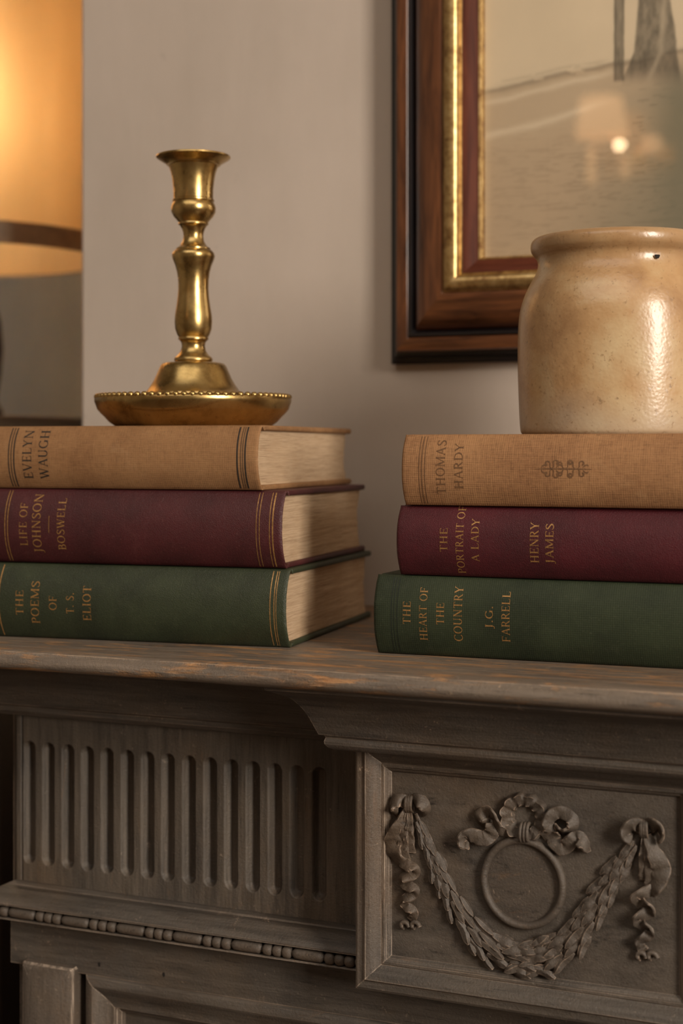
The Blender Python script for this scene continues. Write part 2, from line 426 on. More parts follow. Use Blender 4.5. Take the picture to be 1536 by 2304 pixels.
def tube(path, rad, seg=8, flat=1.0, updir=(0, -1, 0), closed=False, caps=True):
    """sweep a (possibly flattened) circle; rad may be a list. flat scales the thickness along updir"""
    V, Fc = [], []; n = len(path); up0 = Vector(updir)
    for i, p in enumerate(path):
        a = Vector(path[(i - 1) % n] if closed or i > 0 else path[i]); c = Vector(path[(i + 1) % n] if closed or i < n - 1 else path[i])
        t = (c - a).normalized(); side = t.cross(up0).normalized(); up = side.cross(t).normalized()
        r = rad[i] if hasattr(rad, '__len__') else rad
        for k in range(seg):
            q = 2 * PI * k / seg
            V.append(tuple(Vector(p) + side * (r * math.cos(q)) + up * (r * flat * math.sin(q))))
    for i in range(n if closed else n - 1):
        j = (i + 1) % n
        for k in range(seg):
            k2 = (k + 1) % seg; Fc.append((i*seg+k, i*seg+k2, j*seg+k2, j*seg+k))
    if caps and not closed: Fc += [tuple(range(seg))[::-1], tuple((n-1)*seg+k for k in range(seg))]
    return V, Fc
def join_vf(parts):
    V, Fc = [], []
    for v, f in parts:
        b = len(V); V += list(v); Fc += [tuple(i + b for i in q) for q in f]
    return V, Fc

# ================================================================== STRUCTURE
WY = 1.16        # face of the chimney breast
AX = -0.758      # its left corner
AY = 1.78        # alcove wall
XL, XR, YB, ZT = -2.3, 2.45, -2.5, 2.9
def struct(o, **k): o['kind'] = 'structure'; return o
struct(box('floor', XL - .1, XR + .1, YB - .1, AY + .1, -0.1, 0, M['floor']))
struct(box('ceiling', XL - .1, XR + .1, YB - .1, AY + .1, ZT, ZT + .1, M['ceiling']))
struct(box('wall_breast', AX, XR, WY, AY + .1, 0, ZT, M['wall'], bev=0.004))
struct(box('wall_back', XL - .1, AX, AY, AY + .1, 0, ZT, M['alcove']))
struct(box('wall_left', XL - .1, XL, YB - .1, AY, 0, ZT, M['room']))
struct(box('wall_rear', XL, XR, YB - .1, YB, 0, ZT, M['room']))
# right wall with the window opening
wy0, wy1, wz0, wz1 = -1.25, -0.25, 1.25, 2.85
parts = [boxV(XR, XR + .1, YB - .1, wy0, 0, ZT), boxV(XR, XR + .1, wy1, WY, 0, ZT), boxV(XR, XR + .1, wy0, wy1, 0, wz0), boxV(XR, XR + .1, wy0, wy1, wz1, ZT)]
struct(mesh('wall_right', *join_vf(parts), M['room'], None, None))
fr = [boxV(XR + .01, XR + .07, wy0, wy0 + .05, wz0, wz1), boxV(XR + .01, XR + .07, wy1 - .05, wy1, wz0, wz1), boxV(XR + .01, XR + .07, wy0 + .05, wy1 - .05, wz0, wz0 + .05),
      boxV(XR + .01, XR + .07, wy0 + .05, wy1 - .05, wz1 - .05, wz1), boxV(XR + .02, XR + .06, -0.765, -0.735, wz0 + .05, wz1 - .05), boxV(XR + .02, XR + .06, wy0 + .05, wy1 - .05, 1.96, 1.99)]
win = struct(mesh('window_1', *join_vf(fr), M['white_paint'], None, None))
box('pane', XR + .038, XR + .042, wy0 + .05, wy1 - .05, wz0 + .05, wz1 - .05, M['pane'], win)

# ================================================================== MANTEL
MO = (-0.26, 0.906, 0.0)
mantel = tag(empty('fireplace_mantel', MO), 'aged grey-brown carved wooden mantel with fluted frieze and garland tablet, carrying both book stacks', 'mantel')
YF, YBK = 0.906, 0.865
FX0, FX1 = -0.6453, 0.1215
BX0, BX1 = -0.3677, -0.1488
def Z(d): return CZ + d
def mm(name, V, Fc, mat, parent=mantel, smooth=30, **k):
    return mesh(name, V, Fc, mat, parent, smooth, off=MO, **k)
def wrap(prof, X0, X1, Yf, Yback, nsub=1):
    """profile (projection, z) carried round left return, front, right return with mitres"""
    V, Fc = [], []
    for p, z in prof:
        V += [(X0 - p, Yback, z), (X0 - p, Yf - p, z), (X1 + p, Yf - p, z), (X1 + p, Yback, z)]
    n = len(prof)
    for i in range(n - 1):
        for k in range(3): Fc.append((i*4+k, i*4+k+1, (i+1)*4+k+1, (i+1)*4+k))
        Fc.append((i*4+3, i*4, (i+1)*4, (i+1)*4+3))
    Fc += [(0,1,2,3), tuple((n-1)*4+k for k in (3,2,1,0))]
    return V, Fc
def smooth_prof(pts, per=5):
    return [tuple(p) for p in catmull(pts, per)]
# shelf: top at z -0.128, nosing front at Y .812
SX0, SX1 = -0.712, 0.188
nose = [(0.0, -0.128)]
shelf_prof = [(-.09, -.128), (-0.006, -.1281), (-.0025, -.1284), (-.0006, -.1292), (-.0004, -.1302), (0.0008, -.1312), (0.0022, -.1330), (0.0028, -.1352), (0.0022, -.1376), (0.0002, -.1396), (-.003, -.1410), (-.008, -.1417), (-.09, -.1417)]
Vs, Fs = [], []
NS = 260
sf = 0.812 + 0.0
for i in range(NS + 1):
    x = SX0 + (SX1 - SX0) * i / NS
    for p, z in shelf_prof:
        wob = 0.00035 * noise.noise(Vector((x * 18, z * 300, 3))) + 0.00025 * noise.noise(Vector((x * 70, z * 500, 9)))
        Vs.append((x, (WY - 0.001) if p < -.05 else sf - p + wob, Z(z) + (wob * 0.4 if p > -.05 and z < -.13 else 0)))
npf = len(shelf_prof)
for i in range(NS):
    for k in range(npf):
        k2 = (k + 1) % npf; Fs.append((i*npf+k, (i+1)*npf+k, (i+1)*npf+k2, i*npf+k2))
Fs += [tuple(range(npf)), tuple(NS*npf + k for k in range(npf))[::-1]]
tag(mm('mantel_shelf', Vs, Fs, M['shelf'], smooth=40), 'worn plank with rounded nosing and bare orange wood')
# cornices
cor = smooth_prof([(.037, -.1465), (.0300, -.1500), (.0250, -.1555), (.0215, -.1615), (.0190, -.1675), (.0165, -.1735)], 4)
bprof = [(.041, -.1417), (.041, -.1445), (.0385, -.1458)] + cor + [(.0140, -.1740), (.0132, -.1755), (.0140, -.1778), (.0138, -.1796), (.0120, -.1818), (.0090, -.1835), (.001, -.184)]
mm('tablet_cornice', *wrap([(p, Z(z)) for p, z in bprof], BX0, BX1, YBK, YF + .03), M['mantel'], smooth=25)
fprof = [(.041, -.1417), (.041, -.1455), (.0375, -.1468)] + smooth_prof([(.036, -.148), (.0290, -.1520), (.0240, -.1580), (.0200, -.1650), (.0170, -.1720), (.0150, -.1785)], 4) + [(.0125, -.1792), (.0115, -.1805), (.0115, -.1835), (.009, -.1865), (.0035, -.1878), (.0005, -.1885)]
mm('frieze_cornice', *wrap([(p, Z(z)) for p, z in fprof], FX0, FX1, YF, WY - .002), M['mantel'], smooth=25)
# body behind everything, to the floor
bodyV = [boxV(FX0, FX1, YF + .006, WY - .002, Z(-.362), Z(-.15))]
mm('core', *join_vf(bodyV), M['mantel'], smooth=None)
# fluted frieze (height field)
def fluted(x0, x1, first, n, pitch, name):
    fz1, fz0 = Z(-.187), Z(-.309)
    nx, nzr = int((x1 - x0) / .0006), 150
    xs = np.linspace(x0, x1, nx); zs = np.concatenate([np.linspace(fz0, Z(-.2965), 12), np.linspace(Z(-.2965), Z(-.284), 30)[1:], np.linspace(Z(-.284), Z(-.215), 40)[1:], np.linspace(Z(-.215), Z(-.2035), 30)[1:], np.linspace(Z(-.2035), fz1, 12)[1:]])
    X, Zz = np.meshgrid(xs, zs)
    depth = np.zeros_like(X)
    hw = 0.0049
    ztop, zbot = Z(-.2065), Z(-.2925)
    for k in range(n):
        cx = first + k * pitch
        dz = np.where(Zz > ztop - hw, Zz - (ztop - hw), np.where(Zz < zbot + .005, ((zbot + .005) - Zz) * .88, 0))
        r = np.sqrt(((X - cx))**2 + dz**2) / hw
        d = np.where(r < 1, np.clip((1 - r) / 0.5, 0, 1)**0.7 * 0.0055, 0)
        depth = np.maximum(depth, d)
    # edge groove at the outer end and dents
    nzv = np.array([[noise.noise(Vector((x * 55, z * 30, 1))) for x in xs[::4]] for z in zs])
    nzv = np.repeat(nzv, 4, axis=1)[:, :nx]
    Y = YF + depth + 0.00018 * nzv
    gx = x0 + 0.0045 if x0 < BX0 - 0.1 else x1 - 0.0045
    Y = np.where(np.abs(X - gx) < 0.0008, Y + 0.0014, Y)
    Vv = np.stack([X, Y, Zz], -1).reshape(-1, 3)
    R = len(zs); idx = np.arange(R * nx).reshape(R, nx)
    q = np.stack([idx[:-1, :-1], idx[:-1, 1:], idx[1:, 1:], idx[1:, :-1]], -1).reshape(-1, 4)
    me = bpy.data.meshes.new(name)
    Vv = Vv - np.array(MO)
    me.from_pydata(Vv.tolist(), [], q.tolist()); me.materials.append(M['flutes']); me.shade_smooth()
    o = bpy.data.objects.new(name, me); COL.objects.link(o); o.parent = mantel
    sol = o.modifiers.new('thickness', 'SOLIDIFY'); sol.thickness = 0.012; sol.offset = -1
    return o
fc = [P(x, 1840, YF).x for x in (66, 110, 154, 197, 241, 286, 332, 379, 427, 475, 523, 572, 620, 668, 718)]
pitch = (fc[-1] - fc[0]) / 14
fluted(FX0 + .0001, BX0 + .004, fc[0], 15, pitch, 'fluted_panel')
mirror_c = (FX0 + FX1) / 2
fluted(BX1 - .004, FX1 - .0001, 2 * mirror_c - fc[0] - 14 * pitch, 15, pitch, 'fluted_panel')
# base moulding under the flutes
bm_prof = [(.0000, -.3055), (.0018, -.3063), (.0040, -.3072)] + smooth_prof([(.0045, -.3080), (.0085, -.3092), (.0125, -.3115), (.0165, -.3145), (.0190, -.3172)], 4) + [(.0190, -.3185), (.014, -.3195), (.012, -.3200), (.012, -.3270), (.0175, -.3275), (.0178, -.3285), (.012, -.3300), (.0, -.3305)]
mm('frieze_moulding', *wrap([(p, Z(z)) for p, z in bm_prof], FX0, FX1, YF, WY - .002), M['mantel'], smooth=25)
# bead and reel
rope = empty('bead_and_reel', (0, 0, 0)); rope.parent = mantel
def reel_mesh(length, r, mid):
    prof = []
    n = 10
    for i in range(n + 1):
        t = i / n
        if mid: rr = r * (0.90 + 0.10 * math.sin(PI * t)) if 0.08 < t < 0.92 else r * (0.45 if t in (0, 1) else 0.85)
        else: rr = r * (0.60 if t in (0, 1) else max(0.2, 1 - abs(2 * t - 1)**3.2 * 0.42))
        prof.append((rr, (t - .5) * length))
    V, Fc = [], []
    seg = 10
    for rr, x in prof:
        for k in range(seg):
            a = 2 * PI * k / seg; V.append((x, rr * math.cos(a), rr * math.sin(a)))
    for i in range(n):
        for k in range(seg): Fc.append((i*seg+k, i*seg+(k+1)%seg, (i+1)*seg+(k+1)%seg, (i+1)*seg+k))
    Fc += [tuple(range(seg)), tuple(n*seg+k for k in range(seg))]
    me = bpy.data.meshes.new('reel'); me.from_pydata(V, [], Fc); me.materials.append(M['carving']); me.shade_smooth()
    bm = bmesh.new(); bm.from_mesh(me); bmesh.ops.recalc_face_normals(bm, faces=bm.faces); bm.to_mesh(me); bm.free()
    return me
reel_me = reel_mesh(0.0228, 0.0038, True); bead_me = reel_mesh(0.0066, 0.0041, False)
bx = P(17, 2066, .889).x - 0.0066
pat = ['b'] + ['r', 'b', 'b', 'b'] * 40
for c in pat:
    ln = 0.0066 if c == 'b' else 0.0228
    if bx + ln > FX1 + .012: break
    o = bpy.data.objects.new('bead' if c == 'b' else 'reel', bead_me if c == 'b' else reel_me)
    COL.objects.link(o); o.parent = rope
    o.location = (bx + ln / 2 - MO[0], .8905 - MO[1], Z(-.3235))
    o.rotation_euler = (random.uniform(-.3, .3), 0, random.uniform(-.015, .015)); o.scale = (1, random.uniform(.94, 1.05), random.uniform(.94, 1.05))
    bx += ln + 0.0003
# lower stage
YL = 0.902
mm('lower_board', *join_vf([boxV(FX0 - .002, FX1 + .002, YL, WY - .003, Z(-.3632), Z(-.3295)), boxV(FX0 - .002, FX1 + .002, YL + .011, WY - .003, 0.0, Z(-.3632))]), M['mantel'], smooth=None)
def pil(x0, x1, zt):
    pr = [(.0, 0), (.0045, 0), (.006, -.001)]
    V, Fc = [], []
    y0, y1, y2 = YL + .011, YL - .006, YL - .009
    b = 0.007
    zb = 0.12
    ring = [((x0, y0), (x1, y0)), ((x0, y1), (x1, y1)), ((x0 + b, y2), (x1 - b, y2))]
    V = [(x0, y0, zb), (x1, y0, zb), (x1, y0, zt), (x0, y0, zt), (x0, y1, zb), (x1, y1, zb), (x1, y1, zt), (x0, y1, zt), (x0 + b, y2, zb + b), (x1 - b, y2, zb + b), (x1 - b, y2, zt - b), (x0 + b, y2, zt - b),
         (x0 + b + .004, y2 + .003, zb + b + .004), (x1 - b - .004, y2 + .003, zb + b + .004), (x1 - b - .004, y2 + .003, zt - b - .004), (x0 + b + .004, y2 + .003, zt - b - .004)]
    for i in range(3):
        for k in range(4): Fc.append((i*4+k, i*4+(k+1)%4, (i+1)*4+(k+1)%4, (i+1)*4+k))
    V = V[:12]; Fc = Fc[:8] + [(0,3,2,1), (8,9,10,11)]
    o = mm('pilaster', V, Fc, M['mantel_v'], smooth=25)
    bmm = bmesh.new(); bmm.from_mesh(o.data); bmesh.ops.bevel(bmm, geom=bmm.edges[:], offset=.0009, segments=2, affect='EDGES'); bmm.to_mesh(o.data); bmm.free()
    o.data.shade_smooth(); o.data.set_sharp_from_angle(angle=.5)
pil(-0.6335, -0.5915, Z(-.3590)); pil(2*mirror_c + .5915, 2*mirror_c + .6335, Z(-.3590))
def ring_bars(name, X0, X1, Z0, Z1, Ybase, prof, mat_h, mat_v, parent, fn, names=None):
    """four mitred bars; prof = (s inward from the outer edge, h towards the viewer)"""
    obs = []
    for side in ('bottom', 'left', 'top', 'right'):
        V, Fc = [], []
        for s, h in prof:
            y = Ybase - h
            if side == 'bottom': V += [(X0 + s, y, Z0 + s), (X1 - s, y, Z0 + s)]
            if side == 'top': V += [(X0 + s, y, Z1 - s), (X1 - s, y, Z1 - s)]
            if side == 'left': V += [(X0 + s, y, Z0 + s), (X0 + s, y, Z1 - s)]
            if side == 'right': V += [(X1 - s, y, Z0 + s), (X1 - s, y, Z1 - s)]
        n = len(prof)
        for i in range(n - 1): Fc.append((2*i, 2*i+1, 2*i+3, 2*i+2))
        Fc.append((2*n-2, 2*n-1, 1, 0))
        Fc += [tuple(range(0, 2*n, 2)), tuple(range(1, 2*n, 2))[::-1]]
        obs.append(fn(name, V, Fc, mat_h if side in ('bottom', 'top') else mat_v, parent))
    return obs
# lower panel frame, mitred
lp = [(0, -.002), (0, .0035), (.0012, .0052), (.003, .0060), (.0065, .0062)] + smooth_prof([(.0075, .0058), (.012, .0030), (.017, .0010), (.021, .0005)], 3) + [(.0215, -.002), (.0245, -.0035), (.026, -.009)]
ring_bars('panel_rail', -0.585, 2*mirror_c + .585, .12, Z(-.3635), YL + .004, lp, M['mantel'], M['mantel_v'], mantel, lambda n, V, Fc, m, p: mm(n, V, Fc, m, p, 25))
mm('corner_strip', *boxV(FX0 - .0055, FX0, YF + .004, WY - .003, Z(-.309), Z(-.187)), M['mantel_v'], smooth=None)
for px, py in ((223, 2170), (368, 2193)):
    c = P(px, py, YL - .0002)
    mm('nail_hole', [(c.x + .0011*math.cos(a), c.y, c.z + .0016*math.sin(a)) for a in np.linspace(0, 2*PI, 10)[:-1]] + [(c.x, c.y + .0012, c.z)], [(i, (i+1) % 9, 9) for i in range(9)] + [tuple(range(9))], M['hole'])

# tablet (raised block with a moulded frame)
tz0, tz1 = Z(-.3315), Z(-.1795)
YP = YBK + 0.0075          # sunk field plane
mm('tablet_core', *boxV(BX0 + .0005, BX1 - .0005, YP, YF + .004, tz0 + .0005, tz1), M['tablet'], smooth=None)
tf = [(0, -.010), (0, -.0030), (.0008, -.0010), (.0022, -.0002), (.0055, 0.0), (.0066, .0003)] + [(.0072, .0012)] + smooth_prof([(.0078, .0016), (.0105, .0008), (.0130, -.0012), (.0150, -.0034), (.0165, -.0042)], 3) + [(.0172, -.0036), (.0186, -.0036), (.0194, -.0050), (.0206, -.0056), (.0216, -.0070), (.0222, -.0078)]
tfb = [(s, h) for s, h in tf]
ring_bars('tablet_rail', BX0, BX1, tz0, Z(-.1755), YBK, tfb, M['mantel'], M['mantel_v'], mantel, lambda n, V, Fc, m, p: mm(n, V, Fc, m, p, 25))

# ---- carving on the tablet
def T(px, py, h=0.0):
    v = P(px, py, YP); return Vector((v.x, YP - h, v.z))
# slight downward slope of a line crossing the tablet in the picture is perspective, so T() yields level shapes
med = empty('medallion', (0, 0, 0)); med.parent = mantel
cL, cR = T(1083, 1984), T(1274, 1984); cT, cB = T(1180, 1882), T(1180, 2089)
mx_, mz_ = (cL.x + cR.x) / 2, (cT.z + cB.z) / 2; rx, rz_ = (cR.x - cL.x) / 2 - .002, (cT.z - cB.z) / 2 - .002
path = [(mx_ + rx * math.cos(a), YP - .0012, mz_ + rz_ * math.sin(a)) for a in np.linspace(0, 2*PI, 73)[:-1]]
mm('ring', *tube(path, .0024, 10, 1.25, closed=True), M['carving'], med, 60)
V = [(mx_ + (rx - .001) * math.cos(a), YP - .0008, mz_ + (rz_ - .001) * math.sin(a)) for a in np.linspace(0, 2*PI, 49)[:-1]] + [(mx_, YP - .0011, mz_)]
V += [(mx_ + rx * math.cos(a), YP + .001, mz_ + rz_ * math.sin(a)) for a in np.linspace(0, 2*PI, 49)[:-1]]
mm('disc', V, [(i, (i+1) % 48, 48) for i in range(48)] + [(i, (i+1) % 48, 49 + (i+1) % 48, 49 + i) for i in range(48)] + [tuple(range(49, 97))], M['carving'], med, 60)
bow = empty('ribbon_bow', (0, 0, 0)); bow.parent = mantel
def ruffle_ring(px, py, ro, ri, ripples, amp, name, parent, sq=1.0):
    c = T(px, py); V, Fc = [], []; n = 96
    for i in range(n):
        a = 2*PI*i/n
        w_ = math.sin(a * ripples) * amp + .3*amp*math.sin(a*(ripples*2+1))
        R_ = ro * (1 + .035 * math.sin(a * ripples + 1)); r_ = ri * (1 + .05 * math.cos(a * ripples))
        prof = [(R_, .0), (R_, .0022 + w_*.8), (R_ - .0012, .0046 + w_), ((R_ + r_)/2, .0036 - w_*.3), (r_ + .0008, .0030 + w_*.6), (r_, .0015), (r_, .0)]
        for r0, h in prof: V.append((c.x + r0*math.cos(a), YP - max(h, 0), c.z + r0*sq*math.sin(a)))
    m_ = 7
    for i in range(n):
        j = (i+1) % n
        for k in range(m_): Fc.append((i*m_+k, i*m_+(k+1)%m_, j*m_+(k+1)%m_, j*m_+k))
    mm(name, V, Fc, M['carving'], parent, 50)
ruffle_ring(1181, 1837, .0150, .0066, 11, .0011, 'ruffled_loop', bow, .95)
def ribbon(pts, width, name, parent, twist=None, thick=.0011, per=7, lift=0.0022, flare=1.0):
    """carved ribbon: pts are (px, py, tilt, lift) ; the band leans in and out of the ground as it curls"""
    cen = [tuple(T(p[0], p[1])) for p in pts]
    pth = catmull(cen, per); ti = catmull([(p[2], p[3], p[4] if len(p) > 4 else 1.0) for p in pts], per)
    V, Fc = [], []; n = len(pth)
    for i, p in enumerate(pth):
        a, c = pth[max(i-1, 0)], pth[min(i+1, n-1)]
        t = Vector(c - a).normalized(); up = Vector((0, -1, 0)); side = t.cross(up).normalized()
        ang = ti[i][0]; w2 = width / 2 * ti[i][2]
        sdir = side * math.cos(ang) + up * math.sin(ang); ndir = up * math.cos(ang) - side * math.sin(ang)
        base = Vector(p); base.y = YP - ti[i][1] - abs(math.sin(ang)) * w2 * .8
        for sx_, nn in ((-1, -.5), (-1, .5), (-.85, .9), (0, .35), (.85, .9), (1, .5), (1, -.5), (0, -.8)):
            q = base + sdir * (w2 * sx_) + ndir * (thick * nn)
            q.y += .0005 * math.sin(i * 1.15 + 2.2 * sx_) * abs(sx_)
            q.y = min(q.y, YP + .0005)
            V.append(tuple(q))
    m_ = 8
    for i in range(n-1):
        for k in range(m_): Fc.append((i*m_+k, i*m_+(k+1)%m_, (i+1)*m_+(k+1)%m_, (i+1)*m_+k))
    Fc += [tuple(range(m_)), tuple((n-1)*m_+k for k in range(m_))]
    return mm(name, V, Fc, M['carving'], parent, 55)
ribbon([(1150, 1868, .2, .001), (1128, 1862, .5, .002), (1120, 1838, .9, .003), (1104, 1824, .4, .003), (1084, 1832, -.5, .003), (1086, 1846, -1.0, .0015), (1102, 1852, -.4, .001)], .0082, 'ribbon', bow)
ribbon([(1112, 1848, .8, .001), (1110, 1870, .3, .002), (1092, 1884, -.3, .002), (1066, 1876, .3, .003), (1050, 1878, .9, .002), (1048, 1893, 1.1, .001), (1058, 1892, .6, .001)], .0090, 'ribbon', bow)
ribbon([(1222, 1880, -.3, .001), (1240, 1868, -.6, .002), (1238, 1842, -.7, .003), (1258, 1824, -.2, .003), (1288, 1836, .4, .003), (1292, 1858, .9, .002), (1272, 1868, 1.1, .001), (1250, 1862, .5, .001)], .0076, 'ribbon', bow)
ribbon([(1246, 1868, -.6, .001), (1250, 1890, .2, .002), (1270, 1905, .1, .003), (1290, 1888, -.4, .003), (1305, 1882, .3, .003), (1318, 1896, 1.0, .002), (1324, 1916, 1.2, .0005, .5)], .0086, 'ribbon', bow)
for dx in (-7, 1, 8):
    c = T(1184 + dx, 1869)
    pth = [(c.x + .0002*math.sin(a), YP - .0035 - .0035*math.cos(a), c.z + .0052*math.sin(a)) for a in np.linspace(0, 2*PI, 17)[:-1]]
    V, Fc = tube(pth, .0011, 7, 1.0, updir=(1, 0, 0), closed=True); mm('tie_band', V, Fc, M['carving'], bow, 60)

def hanging(px, py, s, mir, name='hanging_ribbon'):
    """bow with a knot, pleated drop and curled tail; px,py at the knot, s scale"""
    g = empty(name, (0, 0, 0)); g.parent = mantel
    f = lambda a, b: (px + mir * a * s, py + b * s)
    # bow loops
    for sx_ in (-1, 1):
        ribbon([(*f(6*sx_, 0), 0, .002), (*f(20*sx_, -7), .4*sx_, .004), (*f(36*sx_, 2), .9*sx_, .003), (*f(38*sx_, 18), 1.1*sx_, .002), (*f(26*sx_, 22), .6*sx_, .001)], .0085*s, 'loop', g, per=5)
    for dx in (-5, 0, 5):
        c = T(*f(dx, 3)); pth = [(c.x, YP - .0028 - .0030*math.cos(a), c.z + .0048*s*math.sin(a)) for a in np.linspace(0, 2*PI, 13)[:-1]]
        mm('knot_band', *tube(pth, .0012, 6, 1.0, updir=(1, 0, 0), closed=True), M['carving'], g, 60)
    # pleated drop
    for a0, wd, ln in ((-4, 10, 1.0), (2, 9, .86)):
        pts = [(*f(a0*.3, 15), 0, .003, .5), (*f(a0*1.4 - 2, 45), .2, .003, .9), (*f(a0*2.0 - 4, 75*ln), -.2, .0035, 1.3), (*f(a0*2.2 - 6, 105*ln), .2, .0025, 1.5), (*f(a0*2 - 6, 135*ln), .1, .001, 1.6)]
        ribbon(pts, .0048*s, 'pleat', g, per=5)
    ribbon([(*f(-5, 18), .4, .002, .6), (*f(-20, 50), .5, .003, .9), (*f(-35, 82), .2, .003, 1.2), (*f(-34, 108), -.3, .003, 1.2), (*f(-20, 132), -.6, .002, 1.1), (*f(-8, 142), -.2, .001, .8)], .0088*s, 'ruffle', g, per=6)
    # curled tail
    tail = [(*f(-22, 134), .1, .002, .9), (*f(-2, 142), .5, .004, 1.05), (*f(16, 150), .9, .004, 1.1), (*f(6, 164), -.3, .003, 1.1), (*f(-14, 172), -.9, .003, 1.05), (*f(-8, 186), .1, .003, 1.1), (*f(14, 198), .9, .003, 1.0), (*f(6, 211), -.2, .003, 1.0),
            (*f(-13, 222), -.9, .002, .9), (*f(-8, 236), .1, .003, .9), (*f(10, 248), .8, .002, .8), (*f(8, 262), .2, .002, .8), (*f(0, 272), 0, .001, .8)]
    ribbon(tail, .0070*s, 'curled_tail', g, per=6)
    for sx_ in (-1, 1):
        c = T(*f(sx_*12 - 2, 284)); pth = [(c.x + r_*math.cos(a)*.0034*s, YP - .0022, c.z + r_*math.sin(a)*.0034*s) for a, r_ in zip(np.linspace(0, 4.6, 14), np.linspace(1.0, .25, 14))]
        mm('curl', *tube(pth, .0015, 7, 1.2), M['carving'], g, 60)
hanging(925, 1803, .98, 1)
hanging(1452, 1858, 1.03, -1)
# garland
gar = empty('leaf_garland', (0, 0, 0)); gar.parent = mantel
gp = [(936, 1830), (952, 1872), (975, 1925), (1000, 1985), (1035, 2050), (1080, 2108), (1135, 2142), (1195, 2150), (1255, 2132), (1305, 2090), (1345, 2030), (1385, 1965), (1420, 1910), (1444, 1868)]
gw = [5, 10, 15, 19, 24, 28, 32, 34, 32, 28, 24, 19, 14, 7]
gpath = catmull([tuple(T(*p)) for p in gp], 10); gwid = catmull([(x * .000262,) for x in gw], 10)
V, Fc = tube([tuple(p + np.array([0, -.0008, 0])) for p in gpath], [float(x[0]) * .82 for x in gwid], 10, .42)
mm('garland_core', V, Fc, M['carving'], gar, 60)
def leaf_mesh(k):
    V, Fc = [], []; n = 7; w_, ln = .0029 * (1 + .10 * k), .0155
    for i in range(n + 1):
        t = i / n; ww = w_ * (math.sin(PI * min(1, t * .80 + .10))**.8) if i < n else .0003
        lift = .0010 + .0016 * t + .0005 * math.sin(3 * PI * t + k)
        x = t * ln
        V += [(x, -ww, lift - .0014), (x, -ww * .55, lift + .0004), (x, 0, lift - .0004 + .0009 * (t < .95)), (x, ww * .55, lift + .0004), (x, ww, lift - .0014), (x, 0, lift - .0020)]
    for i in range(n):
        for j in range(6): Fc.append((i*6+j, i*6+(j+1)%6, (i+1)*6+(j+1)%6, (i+1)*6+j))
    Fc += [tuple(range(6)), tuple(n*6+j for j in range(6))]
    me = bpy.data.meshes.new('leaf'); me.from_pydata(V, [], Fc); me.materials.append(M['carving']); me.shade_smooth()
    bm = bmesh.new(); bm.from_mesh(me); bmesh.ops.recalc_face_normals(bm, faces=bm.faces); bm.to_mesh(me); bm.free(); me.shade_smooth(); me.set_sharp_from_angle(angle=.8)
    return me
leaf_me = [leaf_mesh(k) for k in range(3)]
def leaf(i, across, spread, sc, towards):
    p = Vector(gpath[i]); a, c = Vector(gpath[max(i-1, 0)]), Vector(gpath[min(i+1, len(gpath)-1)])
    t = (c - a).normalized() * towards; up = Vector((0, -1, 0)); side = up.cross(t)
    w_ = float(gwid[i][0])
    t2 = (t + side * spread).normalized(); s2 = up.cross(t2)
    pos = p + side * (across * w_) + up * (.0006 + .42 * w_ * math.sqrt(max(0, 1 - across * across)) * .8)
    up2 = (up + side * across * .7).normalized(); s2 = up2.cross(t2).normalized(); up2 = t2.cross(s2).normalized()
    Mx = Matrix((t2, s2, up2)).transposed().to_4x4(); Mx.translation = pos - Vector(MO)
    o = bpy.data.objects.new('leaf', random.choice(leaf_me)); COL.objects.link(o); o.parent = gar
    o.matrix_local = Mx @ Matrix.Diagonal((sc, sc * random.uniform(.85, 1.1), sc, 1))
mid = len(gpath) * 7 // 13
k = 0
for i in range(4, len(gpath) - 4, 4):
    tw = 1 if i < mid else -1
    sc = .72 + .35 * float(gwid[i][0]) / .009
    acr = ((-.85, 0.05, .85) if k % 2 == 0 else (-.45, .45)) 
    if float(gwid[i][0]) < .0035: acr = (-.6, .5)
    for a in acr: leaf(min(max(i + random.choice((-1, 0, 1)), 1), len(gpath)-2), a + random.uniform(-.08, .08), a * .12 + random.uniform(-.08, .08), sc * random.uniform(.9, 1.12), tw)
    k += 1
for a, sp in ((-.6, -.5), (0, 0), (.6, .4)): leaf(mid, a, sp, 1.0, 1)

